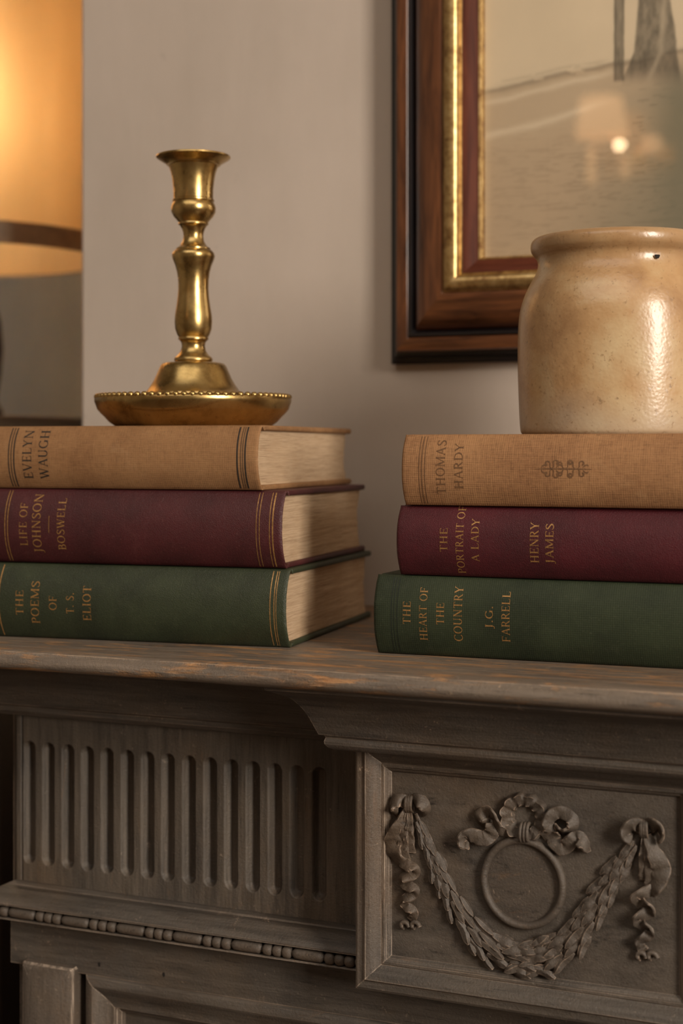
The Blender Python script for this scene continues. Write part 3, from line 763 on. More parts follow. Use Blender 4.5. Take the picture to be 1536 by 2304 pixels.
# ================================================================== BOOKS
# -- Roman capitals built from strokes; cap height 1
TK, TN, SF = 0.135, 0.058, 0.05
def glyph(ch):
    s = []          # polylines: (points, width function or number)
    def ln(x0, y0, x1, y1, w_): s.append(([(x0 + (x1-x0)*k/3, y0 + (y1-y0)*k/3) for k in range(4)], w_))
    def serif(x, y, l=.13): ln(x - l, y, x + l, y, SF)
    def tick(x, y, d, h=.16): s.append(([(x, y), (x + .02, y + d * h)], .045))
    def stem(x, w_=TK, a=1, b=1, l=.13):
        ln(x, 0, x, 1, w_)
        if a: serif(x, .025, l)
        if b: serif(x, .975, l)
    def arc(cx, cy, rx_, ry_, a0, a1, n=18, tk=TK, tn=TN):
        pts = [(cx + rx_*math.cos(a0+(a1-a0)*i/n), cy + ry_*math.sin(a0+(a1-a0)*i/n)) for i in range(n+1)]
        s.append((pts, ('mod', tk, tn)))
    W = .7
    if ch == 'I': stem(.18); W = .36
    elif ch in 'EFL':
        stem(.17, TK, 1, 1, .12); W = .66
        if ch in 'EF': ln(.17, .975, .60, .975, TN); tick(.59, .97, -1); ln(.17, .51, .48, .51, TN); s.append(([(.48, .41), (.48, .61)], .045))
        if ch in 'EL': ln(.17, .028, .62, .028, TN); tick(.61, .03, 1, .2)
    elif ch == 'T': stem(.36, TK, 1, 0); ln(.03, .97, .69, .97, TN); tick(.05, .97, -1); tick(.67, .97, -1); W = .72
    elif ch == 'H': stem(.17); stem(.68); ln(.17, .51, .68, .51, TN); W = .85
    elif ch == 'N': stem(.14, TN, 1, 1, .11); stem(.72, TN, 0, 1, .11); ln(.14, .98, .72, .02, TK); W = .86
    elif ch == 'M': stem(.13, TN, 1, 1, .10); stem(.87, TK, 1, 1, .10); ln(.15, .98, .49, .05, TK); ln(.49, .05, .85, .98, TN); W = 1.0
    elif ch == 'V': ln(.10, .98, .40, .0, TK); ln(.40, .0, .70, .98, TN); serif(.11, .975, .11); serif(.69, .975, .10); W = .80
    elif ch == 'A': ln(.10, .02, .40, 1.0, TN); ln(.40, 1.0, .70, .02, TK); ln(.22, .34, .60, .34, TN); serif(.10, .025, .10); serif(.70, .025, .12); W = .80
    elif ch == 'W':
        ln(.10, .98, .33, .0, TK); ln(.33, .0, .55, .98, TN); ln(.50, .98, .75, .0, TK); ln(.75, .0, .99, .98, TN)
        serif(.11, .975, .10); serif(.52, .975, .10); serif(.98, .975, .09); W = 1.08
    elif ch == 'Y': ln(.09, .98, .37, .46, TK); ln(.37, .46, .66, .98, TN); ln(.37, 0, .37, .5, TK); serif(.37, .025); serif(.10, .975, .10); serif(.66, .975, .09); W = .75
    elif ch == 'U': ln(.16, .32, .16, 1, TK); serif(.16, .975, .12); ln(.66, .32, .66, 1, TN); serif(.66, .975, .10); arc(.41, .32, .25, .30, PI, 2*PI, 12); W = .80
    elif ch == 'O': arc(.42, .5, .35, .48, 0, 2*PI, 30); W = .84
    elif ch == 'C': arc(.44, .5, .36, .48, .75, 2*PI - .7, 26); tick(.70, .84, 1, .1); W = .78
    elif ch == 'G': arc(.44, .5, .36, .48, .75, 2*PI - .65, 26); ln(.73, .06, .73, .42, TK); serif(.73, .42, .11); tick(.70, .84, 1, .1); W = .86
    elif ch == 'D': stem(.16); arc(.30, .5, .42, .47, -PI/2, PI/2, 18); ln(.16, .975, .31, .975, TN); ln(.16, .028, .31, .028, TN); W = .78
    elif ch in 'PR':
        stem(.16); arc(.32, .74, .23, .235, -PI/2, PI/2, 12); ln(.16, .975, .33, .975, TN); ln(.16, .505, .33, .505, TN); W = .62
        if ch == 'R': ln(.36, .50, .66, .03, TK*.9); serif(.68, .025, .07); W = .74
    elif ch == 'B':
        stem(.16); arc(.30, .75, .20, .22, -PI/2, PI/2, 12); arc(.32, .275, .25, .25, -PI/2, PI/2, 12)
        ln(.16, .975, .31, .975, TN); ln(.16, .53, .32, .53, TN); ln(.16, .028, .33, .028, TN); W = .66
    elif ch == 'S':
        pts = catmull([(.52, .80), (.46, .93), (.29, .975), (.13, .86), (.14, .70), (.30, .55), (.47, .42), (.54, .25), (.43, .08), (.27, .025), (.12, .08), (.07, .22)], 4)
        s.append(([tuple(p) for p in pts], ('s', TK, TN))); tick(.53, .78, 1, .16); tick(.06, .24, -1, .18); W = .62
    elif ch == 'J': ln(.24, .05, .24, 1, TK); serif(.24, .975, .13); s.append((catmull([(.24, .08), (.20, -.12), (.08, -.2), (-.02, -.17)], 4), TN*1.2)); W = .44
    elif ch == '.': s.append(([(.08, .07), (.22, .07)], .14)); W = .30
    elif ch == '-': ln(0, .4, .5, .4, TN); W = .6
    elif ch == ' ': W = .32
    return s, W
def text_polys(txt, track=.10):
    out, x = [], 0
    for ch in txt:
        g, W = glyph(ch)
        for pts, w_ in g:
            pts = [np.array(p, float) for p in pts]; n = len(pts); Lr = []
            for i, p in enumerate(pts):
                d = pts[min(i+1, n-1)] - pts[max(i-1, 0)]; d = d / (np.linalg.norm(d) + 1e-9)
                if isinstance(w_, tuple):
                    if w_[0] == 'mod': ww = w_[2] + (w_[1] - w_[2]) * abs(d[1])**1.4
                    else: ww = w_[2] + (w_[1] - w_[2]) * math.sin(PI * i / (n - 1))**1.5
                else: ww = w_
                nn = np.array([-d[1], d[0]]) * ww / 2; Lr.append((p + nn + [x, 0], p - nn + [x, 0]))
            out.append(Lr)
        x += W + track
    return out, x - track

class Book:
    def __init__(s, name, label, corner, rot, Slen, depth, T, zb, bulge, mat, left_end=None):
        """corner: world XY of the near right end of the spine; zb: z of its underside"""
        s.S, s.L, s.T, s.b, s.rot, s.mat = Slen, depth, T, bulge, rot, mat
        ux = Vector((math.cos(rot), math.sin(rot))); s.ux = ux; s.uy = Vector((-math.sin(rot), math.cos(rot)))
        if corner is not None: c = Vector(corner) - ux * (Slen / 2) - s.uy * 0.0
        else: c = Vector(left_end) + ux * (Slen / 2)
        s.c = c; s.zb = zb
        # origin at the foot of the book's centre
        o = c + s.uy * (depth / 2)
        s.root = empty(name, (o.x, o.y, zb), rot)
        tag(s.root, label, 'book', 'old hardbacks stacked on the mantel')
        s.build()
    def arc(s, t):       # t from -1 to 1
        return s.b * abs(t)**2.3
    def surf(s, u, z, h=0.00016):
        t = (z - s.T / 2) / (s.T / 2 - .0008); t = max(-1, min(1, t))
        d = s.arc(t); e = 1e-3
        sl = (s.arc(min(1, t + e)) - s.arc(max(-1, t - e))) / (2 * e) / (s.T / 2) * 1.0
        nrm = Vector((-1, sl)).normalized()      # (depth, z)
        return (u, d + nrm[0] * h - s.L / 2, z + nrm[1] * h)
    def uz(s, px, py):
        """spine coordinates seen at a pixel"""
        a = (px - 768) / F; dep = 0.002
        for _ in range(6):
            # plane through c + uy*dep
            r = Vector((a * cs - sn, cs + a * sn))          # world dir per unit depth
            q = s.c + s.uy * dep
            D = q.dot(s.uy) / r.dot(s.uy)
            z = CZ + (HY - py) / F * D - s.zb
            u = (r * D - s.c).dot(s.ux)
            t = max(-1, min(1, (z - s.T/2) / (s.T/2))); dep = s.arc(t)
        return u, z
    def build(s):
        T, b, Lr, S_ = s.T, s.b, s.L, s.S
        # spine section, outer then inner
        outer = []
        n = 26
        for i in range(n + 1):
            t = -1 + 2 * i / n; outer.append((s.arc(t), T/2 + t * (T/2 - .0008)))
        up = [(b + .0013, T - .0002), (b + .0028, T - .0003), (b + .0040, T - .0011), (b + .0050, T - .0022), (b + .0062, T - .0024), (b + .0075, T - .0018)]
        dn = [(d, T - z) for d, z in up][::-1]
        outer = dn + outer + up
        th = .0011
        inner = []
        for i, (d, z) in enumerate(outer):
            a, c = outer[max(i-1, 0)], outer[min(i+1, len(outer)-1)]
            tx, tz = c[0]-a[0], c[1]-a[1]; l = math.hypot(tx, tz); inner.append((d + tz / l * th if True else d, z - tx / l * th))
        sec = outer + inner[::-1]; m_ = len(sec)
        cen = (b + .002, T/2)
        us = [(-S_/2, .0022), (-S_/2 + .0004, .0011), (-S_/2 + .0012, .0003)] + [(-S_/2 + .0025 + (S_ - .005) * i / 40, 0) for i in range(41)] + [(S_/2 - .0012, .0003), (S_/2 - .0004, .0011), (S_/2, .0022)]
        V, Fc = [], []
        no = len(outer)
        for iu, (u, shr) in enumerate(us):
            for i, (d, z) in enumerate(sec):
                if i < no and 5 < i < no - 6:
                    dd = d + shr * .55
                    dd += .00004 * noise.noise(Vector((u * 60, z * 60, s.zb * 50))) + (.0005 * noise.noise(Vector((z * 600, s.c.x * 9, u * 30))) if shr > 0 else 0)
                else: dd = d
                V.append((u, dd - Lr/2, z))
        for j in range(len(us) - 1):
            for k in range(m_): Fc.append((j*m_+k, j*m_+(k+1)%m_, (j+1)*m_+(k+1)%m_, (j+1)*m_+k))
        Fc2 = []
        for e in (0, len(us) - 1):
            for i in range(no - 1): Fc2.append((e*m_+i, e*m_+i+1, e*m_+m_-2-i, e*m_+m_-1-i))
        mesh('spine', V, Fc + Fc2, s.mat, s.root, 50)
        # boards
        bt = .0035; r = .0014
        for k in (0, 1):
            z0, z1 = (0, bt) if k == 0 else (T - bt, T)
            V, Fc = boxV(-S_/2, S_/2, b + .0056 - Lr/2, Lr/2, z0, z1)
            o = mesh('board', V, Fc, s.mat, s.root, None)
            bm = bmesh.new(); bm.from_mesh(o.data)
            bmesh.ops.bevel(bm, geom=bm.edges[:], offset=r, segments=4, profile=.5, affect='EDGES')
            xs_ = [e for e in bm.edges if abs(e.verts[0].co.x - e.verts[1].co.x) > .05]
            # fore edge: a little thicker where the cloth is turned over the corner
            for v in bm.verts:
                if v.co.y > Lr/2 - .006: v.co.z += (.0006 if v.co.z > (z0 + z1) / 2 else -.0006) * (1 if k else 1) * (0 if (k == 1 and v.co.z > (z0+z1)/2) or (k == 0 and v.co.z < (z0+z1)/2) else 1)
            bm.to_mesh(o.data); bm.free(); o.data.shade_smooth(); o.data.set_sharp_from_angle(angle=.9)
        # page block
        V, Fc = [], []; n = 34; e = .0030
        zz = [bt - .0002 + (T - 2*bt + .0004) * i / n for i in range(n + 1)]
        us = [-S_/2 + e, -S_/2 + e + .0005, 0, S_/2 - e - .0005, S_/2 - e]
        ds = 22
        grid = {}
        def add(v): V.append(v); return len(V) - 1
        for si, u in ((0, -S_/2 + e), (1, S_/2 - e)):
            for i, z in enumerate(zz):
                t = (z - T/2) / (T/2 - .0008)
                d0 = s.arc(t) + .0012; d1 = Lr - .0052 - .0058 * (1 - (t / .9)**2) - .0012 * noise.noise(Vector((z * 90, s.zb * 30, 2)))
                for j in range(ds + 1):
                    f = j / ds
                    wob = .00035 * noise.noise(Vector((z * 1500, f * 4, si * 5 + s.zb * 70))) + .0004 * noise.noise(Vector((z * 250, f * 2.5, 7 + si + s.zb * 40)))
                    grid[si, i, j] = add((u + wob * (1 if si else -1), d0 + (d1 - d0) * f - Lr/2, z))
        for i in range(n):
            for j in range(ds):
                Fc.append((grid[0, i, j], grid[0, i, j+1], grid[0, i+1, j+1], grid[0, i+1, j])); Fc.append((grid[1, i, j], grid[1, i+1, j], grid[1, i+1, j+1], grid[1, i, j+1]))
            for j in (0, ds): Fc.append((grid[0, i, j], grid[0, i+1, j], grid[1, i+1, j], grid[1, i, j]))
        for i in (0, n):
            for j in range(ds): Fc.append((grid[0, i, j], grid[0, i, j+1], grid[1, i, j+1], grid[1, i, j]))
        mesh('page_block', V, Fc, M['pages'], s.root, 40)
    def text(s, lines, mat, name, hpx=20):
        """lines: (string, px centre, py start(bottom), py end(top), cap height px)"""
        V, Fc = [], []
        for txt, pxc, y0, y1, cap in lines:
            polys, W = text_polys(txt)
            ub, z0 = s.uz(pxc + cap/2, y0); ut, z1 = s.uz(pxc - cap/2, y1); ub2, _ = s.uz(pxc + cap/2, y1)
            cp = ub - s.uz(pxc - cap/2, y0)[0]; k = (z1 - z0) / W
            for Lr in polys:
                b0 = len(V)
                for a, c in Lr:
                    for q in (a, c):
                        z = z0 + q[0] * k
                        u = ub + (ub2 - ub) * q[0] / W * 0.35 - q[1] * cp
                        V.append(s.surf(u, z))
                for i in range(len(Lr) - 1): Fc.append((b0+2*i, b0+2*i+1, b0+2*i+3, b0+2*i+2))
        return mesh(name, V, Fc, mat, s.root, 60)
    def rules(s, lines, mat, name='rule_lines'):
        """lines: (px at mid height, width mm); tooled lines running over the spine"""
        for px, wd in lines:
            u, _ = s.uz(px, HY + (CZ - s.zb - s.T/2) / 1.0 * F)
            V, Fc = [], []; n = 30
            for i in range(n + 1):
                z = .0014 + (s.T - .0028) * i / n
                w_ = wd * .0005 * (1 + .15 * noise.noise(Vector((z * 500, px, 0))))
                V += [s.surf(u - w_, z, .00015), s.surf(u + w_, z, .00015)]
            for i in range(n): Fc.append((2*i, 2*i+1, 2*i+3, 2*i+2))
            mesh(name, V, Fc, mat, s.root, 60)
    def rule_seg(s, px, y0, y1, wd, mat, name='rule'):
        u, z0 = s.uz(px, y0); _, z1 = s.uz(px, y1); V, Fc = [], []
        for i in range(9):
            z = z0 + (z1 - z0) * i / 8; V += [s.surf(u - wd*.0005, z), s.surf(u + wd*.0005, z)]
        mesh(name, V, [(2*i, 2*i+1, 2*i+3, 2*i+2) for i in range(8)], mat, s.root, 60)

def cw(px, D):        # camera column/depth -> world XY
    xc = (px - 768) / F * D
    return Vector((xc * cs - D * sn, xc * sn + D * cs))
SZ = Z(-.128)
RL = math.radians(6.5)
# book(): corner handed over is where the shoulder (spine edge) sits; the apex is bulge nearer
def bk(name, label, px, D, rot, Slen, depth, T, zb, bulge, mat, left=False):
    p = cw(px, D); uy = Vector((-math.sin(rot), math.cos(rot))); p = p - uy * bulge
    return Book(name, label, None if left else p, rot, Slen, depth, T, zb, bulge, mat, left_end=p if left else None)
g1, m1, t1 = .0505, .0505, .0425
BG = bk('hardback_book', 'thick dark green hardback with gilt title, bottom of the left stack', 652, .986, RL, .224, .200, g1, SZ, .0085, M['green'])
BM = bk('hardback_book', 'maroon leather-look hardback with gilt lettering, middle of the left stack', 643, .990, RL, .222, .193, m1, SZ + g1, .0085, M['maroon'])
BT = bk('hardback_book', 'tan cloth hardback with black lettering, under the brass candlestick', 588, .993, RL - .01, .196, .205, t1, SZ + g1 + m1, .0075, M['tan'])
RR = math.radians(1.2)
g2, m2, t2 = .0495, .0435, .0440
CG = bk('hardback_book', 'dark green cloth hardback at the bottom of the right stack', 849, .962, RR, .226, .150, g2, SZ, .0075, M['green2'], True)
CM = bk('hardback_book', 'deep maroon hardback between the green and brown books of the right stack', 900, .956, RR - .004, .218, .150, m2, SZ + g2, .0075, M['maroon2'], True)
CT = bk('hardback_book', 'brown-tan cloth hardback with stamped floral ornament, under the stoneware crock', 911, .952, RR - .012, .214, .158, t2, SZ + g2 + m2, .0070, M['tan2'], True)

BT.rules([(19, .75), (25, .55), (31, .9), (533, 1.0), (541, .35), (545.5, .35), (551, 1.0)], M['ink'])
BT.text([('EVELYN', 66, 1077, 968, 20), ('WAUGH', 102, 1077, 968, 20)], M['ink'], 'title_lettering')
BM.rules([(11, .6), (17, .6), (576, .45), (583, .45), (606, .5), (613, .9)], M['gilt'])
BM.text([('LIFE OF', 55, 1228, 1131, 17), ('JOHNSON', 88, 1243, 1111, 19)], M['gilt'], 'title_lettering')
BM.text([('BOSWELL', 141, 1237, 1121, 17)], M['gilt'], 'author_lettering')
BM.rule_seg(110, 1199, 1161, .45, M['gilt']); 
BG.rules([(-2, .8), (607, .6), (616, .55), (620.5, .45)], M['gilt_bright'])
BG.text([('THE', 45, 1384, 1328, 17), ('POEMS', 82, 1403, 1307, 18), ('OF', 119, 1373, 1340, 17), ('T. S.', 158, 1381, 1333, 17), ('ELIOT', 197, 1397, 1318, 18)], M['gilt'], 'title_lettering')
CT.rules([(942, .5), (948, .55), (955, .5)], M['brown_ink'])
CT.text([('THOMAS', 994, 1112, 990, 20), ('HARDY', 1033, 1100, 998, 19)], M['brown_ink'], 'author_lettering')
CM.text([('THE', 998, 1242, 1188, 17), ('PORTRAIT OF', 1040, 1290, 1138, 17), ('A LADY', 1070, 1264, 1167, 17)], M['gilt'], 'title_lettering')
CM.text([('HENRY', 1203, 1267, 1175, 19), ('JAMES', 1237, 1268, 1178, 18)], M['gilt'], 'author_lettering')
CG.rules([(880, .5), (886, .45), (893, .5)], M['green_ink'])
CG.text([('THE', 915, 1405, 1353, 17), ('HEART OF', 954, 1441, 1321, 17), ('THE', 990, 1406, 1356, 17), ('COUNTRY', 1032, 1443, 1319, 19)], M['gilt'], 'title_lettering')
CG.text([('J.G.', 1100, 1414, 1363, 17), ('FARRELL', 1139, 1445, 1331, 18)], M['gilt'], 'author_lettering')
# stamped ornament: a stem with mirrored scrolls
def ornament(b):
    V, Fc = [], []
    def pl(pts, wd):
        b0 = len(V); pts = [np.array(p, float) for p in pts]; n = len(pts)
        for i, p in enumerate(pts):
            d = pts[min(i+1, n-1)] - pts[max(i-1, 0)]; d /= np.linalg.norm(d) + 1e-9; nn = np.array([-d[1], d[0]]) * (wd[i] if hasattr(wd, '__len__') else wd) / 2
            for q in (p + nn, p - nn):
                u, z = b.uz(q[0], q[1]); V.append(b.surf(u, z))
        for i in range(n-1): Fc.append((b0+2*i, b0+2*i+1, b0+2*i+3, b0+2*i+2))
    cy = 1055
    pl([(1204, cy), (1225, cy - .5), (1267, cy), (1310, cy + .5), (1331, cy + 1)], [1, 2.2, 3, 2.2, 1])
    for sg in (-1, 1):
        for x0, dr, r, hh in ((1238, -1, 6, 12), (1244, 1, 6.5, 14), (1266, -1, 5, 11), (1276, 1, 6.5, 14), (1290, -1, 5.5, 13), (1302, 1, 6, 12)):
            cx_, cy_ = x0 + dr * 7, cy + sg * hh
            arm = [(x0 - dr * 3, cy + sg * 1), (x0 + dr * 1, cy + sg * 4), (cx_ - dr * r, cy_)]
            spi = [(cx_ - dr * r * k * math.cos(a), cy_ + sg * r * k * math.sin(a)) for a, k in zip(np.linspace(.3, 4.6, 12), np.linspace(1, .4, 12))]
            pl(arm + spi, np.concatenate([[1.2, 1.8, 2.4], np.linspace(2.6, 4.4, 12)]))
        for x0 in (1222, 1256, 1316):
            pl([(x0 - 5, cy + sg*3), (x0, cy + sg*8), (x0 + 5, cy + sg*9), (x0 + 8, cy + sg*6)], [1.2, 3.5, 3.5, 1])
    mesh('stamped_ornament', V, Fc, M['brown_ink'], b.root, 60)
ornament(CT)

# ================================================================== CANDLESTICK
cc = cw(435, 1.085); base_z = SZ + g1 + m1 + t1
cst = tag(empty('candlestick', (cc.x, cc.y, base_z)), 'brass baluster candlestick with beaded drip dish, standing on the left book stack', 'candlestick')
k_ = 1.085 / F
def cz(y): return (HY - y) * k_ + CZ - base_z
raw = [(83, 352), (83.5, 355), (81, 357.5), (72, 363), (62, 369), (60.5, 372), (56, 373.5), (53.5, 380), (50, 390), (47.2, 405), (44.8, 427), (44.6, 448), (46.8, 450), (46.8, 453), (45, 455), (48, 460), (50.3, 468), (49.5, 478), (44, 488), (37, 496), (33, 501), (34, 502.5), (34, 505.5), (31, 507), (26, 515), (23, 524), (22.2, 532), (24, 543), (30, 553), (36, 558), (38.5, 559), (38.5, 562), (42, 564), (47, 570), (48.2, 577), (46, 585), (41, 597), (37, 612), (34.5, 630), (34, 650), (35.5, 670), (38.5, 692), (41.5, 710), (42.3, 724), (41, 740), (37, 752), (33, 759), (34, 760.5), (34, 764), (31, 766), (27, 771), (26, 779), (28.5, 790), (35, 799), (41, 804), (43, 807), (43.3, 811), (41, 814), (42, 815.5)]
stem_prof = [(r * k_, cz(y)) for r, y in raw]
inner = [(81 * k_, cz(351)), (40 * k_, cz(356)), (38 * k_, cz(400)), (.0005, cz(401))]
lathe('stem', inner[::-1] + stem_prof + [(.0005, cz(815.5))], 72, M['brass'], cst)
foot = [(.0005, cz(815.2)), (44, 815.2), (62, 816.5), (69, 818.5), (74, 824), (79, 836), (86, 852), (94, 866), (103, 879), (112, 884.5), (113.5, 888), (108, 890)]
foot = [foot[0]] + [(r * k_, cz(y)) for r, y in foot[1:]] + [(.0005, cz(891))]
lathe('bell_foot', foot, 72, M['brass'], cst)
dish = [(.0005, cz(890)), (190, 893), (205, 896), (214, 895.5), (219.5, 896), (220.5, 899), (220, 906), (218, 910), (214, 912), (207, 920), (199, 928), (188, 940), (178, 947), (172, 951)]
dish = [dish[0]] + [(r * k_, cz(y)) for r, y in dish[1:]]
dish = [(r, z) for r, z in dish]; zmin = dish[-1][1]
dish = [(r, max(0.0, z - zmin if i > 7 else z)) for i, (r, z) in enumerate(dish)][:-1] + [(dish[-1][0], 0), (.0005, 0)]
tag(lathe('drip_dish', dish, 96, M['brass'], cst), 'shallow brass dish, its underside amber and dark')
bead_d = bpy.data.meshes.new('rim_bead'); bm = bmesh.new(); bmesh.ops.create_uvsphere(bm, u_segments=10, v_segments=7, radius=.0024); bm.to_mesh(bead_d); bm.free()
bead_d.materials.append(M['brass']); bead_d.shade_smooth()
for i in range(76):
    a = 2 * PI * i / 76; o = bpy.data.objects.new('rim_bead', bead_d); COL.objects.link(o); o.parent = cst
    o.location = (214 * k_ * math.cos(a), 214 * k_ * math.sin(a), cz(895.5) + .0006); o.scale = (1, 1, .85)

# ================================================================== CROCK
crc = cw(1392, .998); crz = SZ + g2 + m2 + t2
crock = tag(empty('stoneware_crock', (crc.x, crc.y, crz)), 'squat tan salt-glazed stoneware crock with rolled rim, on the right book stack', 'crock')
kc = .998 / F
def qz(y): return (HY - y) * kc + CZ - crz
cr = [(214, 971), (219, 967), (221, 958), (223, 930), (225, 880), (226.5, 820), (226, 760), (223.5, 715), (219, 690), (211, 665), (200, 641), (189, 622), (183, 608), (181, 596), (181.5, 588), (184, 581), (190, 574), (195.5, 566), (197.5, 556), (196, 546), (190, 538.5), (181, 535.5), (172, 538), (167, 547), (166, 565), (170, 590), (185, 620), (205, 660), (212, 700), (212, 960)]
cr2 = [tuple(p) for p in catmull([(r * kc, qz(y)) for r, y in cr[:26]], 4)] + [(r * kc, qz(y)) for r, y in cr[26:]]
zc = cr2[0][1]
cr2 = [(.0005, 0), (.058, 0)] + [(r, z - zc * max(0, 1 - i / 14)) for i, (r, z) in enumerate(cr2)] + [(.0005, qz(958))]
lathe('crock_body', cr2, 128, M['crock'], crock, smooth=60)
# dark chip near the neck
def chip(px, py, rpx, r):
    a = math.asin(max(-1, min(1, (px - 1392) / rpx)))
    # direction towards the camera in world
    f = Vector((sn, -cs)); rt = Vector((cs, sn)); n_ = f * math.cos(a) + rt * math.sin(a)
    z = (HY - py) * (kc - n_.dot(f) * rpx * kc * 0 ) + 0
    D = .998 - math.cos(a) * rpx * kc; z = (HY - py) / F * D + CZ - crz
    c = Vector((n_.x * (rpx * kc + .0001), n_.y * (rpx * kc + .0001), z)); t_ = Vector((-n_.y, n_.x, 0))
    V = [tuple(c + t_ * (r * math.cos(q) * (1 + .3*math.sin(3*q))) + Vector((0, 0, r * math.sin(q) * (1 + .3*math.cos(2*q))))) for q in np.linspace(0, 2*PI, 13)[:-1]] + [tuple(c + Vector((n_.x, n_.y, 0)) * .0003)]
    mesh('glaze_pit', V, [(i, (i+1) % 12, 12) for i in range(12)], M['hole'], crock, 60)
chip(1441, 577, 186, .0017)

# ================================================================== PICTURE
FXo, FZo = -0.4566, Z(.0683)
PW, PH = .62, .74
PO = (FXo + PW / 2, WY, FZo)
pic = tag(empty('framed_picture', PO), 'glazed sepia landscape drawing in a mahogany and gilt frame, hanging on the wall', 'picture')
def pm(name, V, Fc, mat, parent=pic, smooth=28, **k): return mesh(name, V, Fc, mat, parent, smooth, off=PO, **k)
outer_p = [(0, .001), (0, .0085), (.0012, .0095), (.0032, .0097), (.0036, .0085), (.0048, .0085), (.0050, .0135), (.0066, .0150), (.0094, .0150), (.0096, .0100), (.0096, .001)]
wood_p = [(.0090, .001), (.0090, .0200), (.0100, .0222), (.0115, .0228), (.0190, .0228), (.0200, .0220), (.0202, .001)]
line_p = [(.0200, .001), (.0200, .0225), (.0212, .0238), (.0228, .0238), (.0240, .0215), (.0262, .0190), (.0264, .001)]
cush_p = [(.0258, .001), (.0258, .0190)] + [(.0262 + .0268 * (1 - math.cos(a)) / 2, .0200 + .0165 * math.sin(a * .60) / math.sin(PI * .60 * .83) * .9) for a in np.linspace(0.0, PI, 12)] + [(.0532, .001)]
gold_p = [(.0530, .001), (.0530, .0330), (.0535, .0345)] + [(.0600 - .0062 * math.cos(a), .0338 + .0050 * math.sin(a)) for a in np.linspace(.15, PI - .1, 9)] + [(.0664, .0325), (.0674, .0330), (.0680, .0318), (.0680, .001)]
dark_p = [(.0678, .001), (.0678, .0306), (.0700, .0300), (.0745, .0262), (.0785, .0240), (.0787, .001)]
slip_p = [(.0785, .001), (.0785, .0236), (.0792, .0240), (.0800, .0230), (.0810, .0205), (.0810, .001)]
def bars(name, prof, mh, mv, parents=None):
    out = ring_bars(name, FXo, FXo + PW, FZo, FZo + PH, WY - .0005, prof, M[mh], M[mv], pic, lambda n, V, Fc, m, p: pm(n, V, Fc, m, p, 35))
    if parents:
        for o, p in zip(out, parents): o.parent = p
    return out
rails = bars('frame_rail', wood_p, 'frame_woodX', 'frame_woodZ')
bars('ebonised_edge', outer_p, 'ebonyX', 'ebonyZ', rails)
bars('ebonised_line', line_p, 'ebonyX', 'ebonyZ', rails)
bars('cushion_moulding', cush_p, 'frame_woodX', 'frame_woodZ', rails)
bars('gilt_moulding', gold_p, 'gold', 'gold', rails)
bars('inner_moulding', dark_p, 'frame_darkX', 'frame_darkZ', rails)
bars('gilt_slip', slip_p, 'gold', 'gold', rails)
# the drawing: colours per vertex on a fine grid
ax0, ax1, az0, az1 = FXo + .0795, FXo + PW - .0795, FZo + .0795, FZo + PH - .0795
nx, nzv = 420, 420
YA = WY - .0150
xs = np.linspace(ax0, ax1, nx); zs = np.linspace(az0, az1, nzv)
# finer where the photograph shows it
Xg, Zg = np.meshgrid(xs, zs)
D_ = -Xg * sn + YA * cs; pxg = 768 + F * (Xg * cs + YA * sn) / D_; pyg = HY - F * (Zg - CZ) / D_
def vn(scale_x, scale_y, seed, octs=4):
    """value noise on the drawing plane, in picture pixels"""
    tot = np.zeros_like(pxg); amp = 1.0; r = np.random.default_rng(seed); sm = 0
    for o in range(octs):
        g = r.random((400, 400)); u = (pxg - 900) / scale_x * 2**o; v = (pyg + 3000) / scale_y * 2**o
        iu, iv = np.floor(u).astype(int), np.floor(v).astype(int); fu, fv = u - iu, v - iv; fu = fu*fu*(3-2*fu); fv = fv*fv*(3-2*fv)
        G = lambda a, b: g[a % 400, b % 400]
        tot += amp * ((G(iu, iv)*(1-fu) + G(iu+1, iv)*fu)*(1-fv) + (G(iu, iv+1)*(1-fu) + G(iu+1, iv+1)*fu)*fv); sm += amp; amp *= .55
    return tot / sm
def sst(a, b, x): t = np.clip((x - a) / (b - a), 0, 1); return t*t*(3-2*t)
paper = np.array([.66, .54, .375]); 
col = np.ones(pxg.shape + (3,)) * paper
col *= (0.93 + .14 * vn(160, 160, 1))[..., None]
ink = np.array([.115, .098, .072]); wash = np.array([.40, .29, .185]); greenish = np.array([.19, .175, .12])
def lay(m, c, a): 
    global col
    m = np.clip(m * a, 0, 1)[..., None]; col = col * (1 - m) + c * m
j = (vn(60, 30, 2) - .5)
# ridge line of the near hill, rising to the trees
ridge = np.interp(pxg, [1080, 1180, 1260, 1340, 1375, 1440, 1536, 1700, 2300], [206, 186, 166, 150, 142, 136, 110, 150, 220]) + 10 * j
hill = sst(-3, 4, pyg - ridge)
lay(hill, wash, .60); lay(sst(200, 520, pyg), wash, .42)
lay(np.exp(-((pyg - ridge - 3) / 7)**2) * (vn(90, 14, 3) > .38), ink, .42)
lay(np.exp(-((pyg - ridge + 14 - (pxg-1083)*.02) / 3)**2) * sst(1090, 1150, pxg) * sst(1390, 1330, pxg) * (vn(60, 20, 33) > .5), ink, .22)
r2 = ridge + 30 - (pxg - 1083) * .03
lay(np.exp(-((pyg - r2) / 6)**2) * sst(1420, 1330, pxg), np.array([.72, .60, .43]), .55)
r3 = np.interp(pxg, [1083, 1160, 1240, 1330, 1420], [310, 292, 272, 240, 210]) + 8 * j
lay(np.exp(-((pyg - r3) / 8)**2) * sst(1400, 1300, pxg), np.array([.72, .60, .43]), .55)
lay(sst(0, 60, pyg - r3) * sst(1430, 1300, pxg), wash, .22)
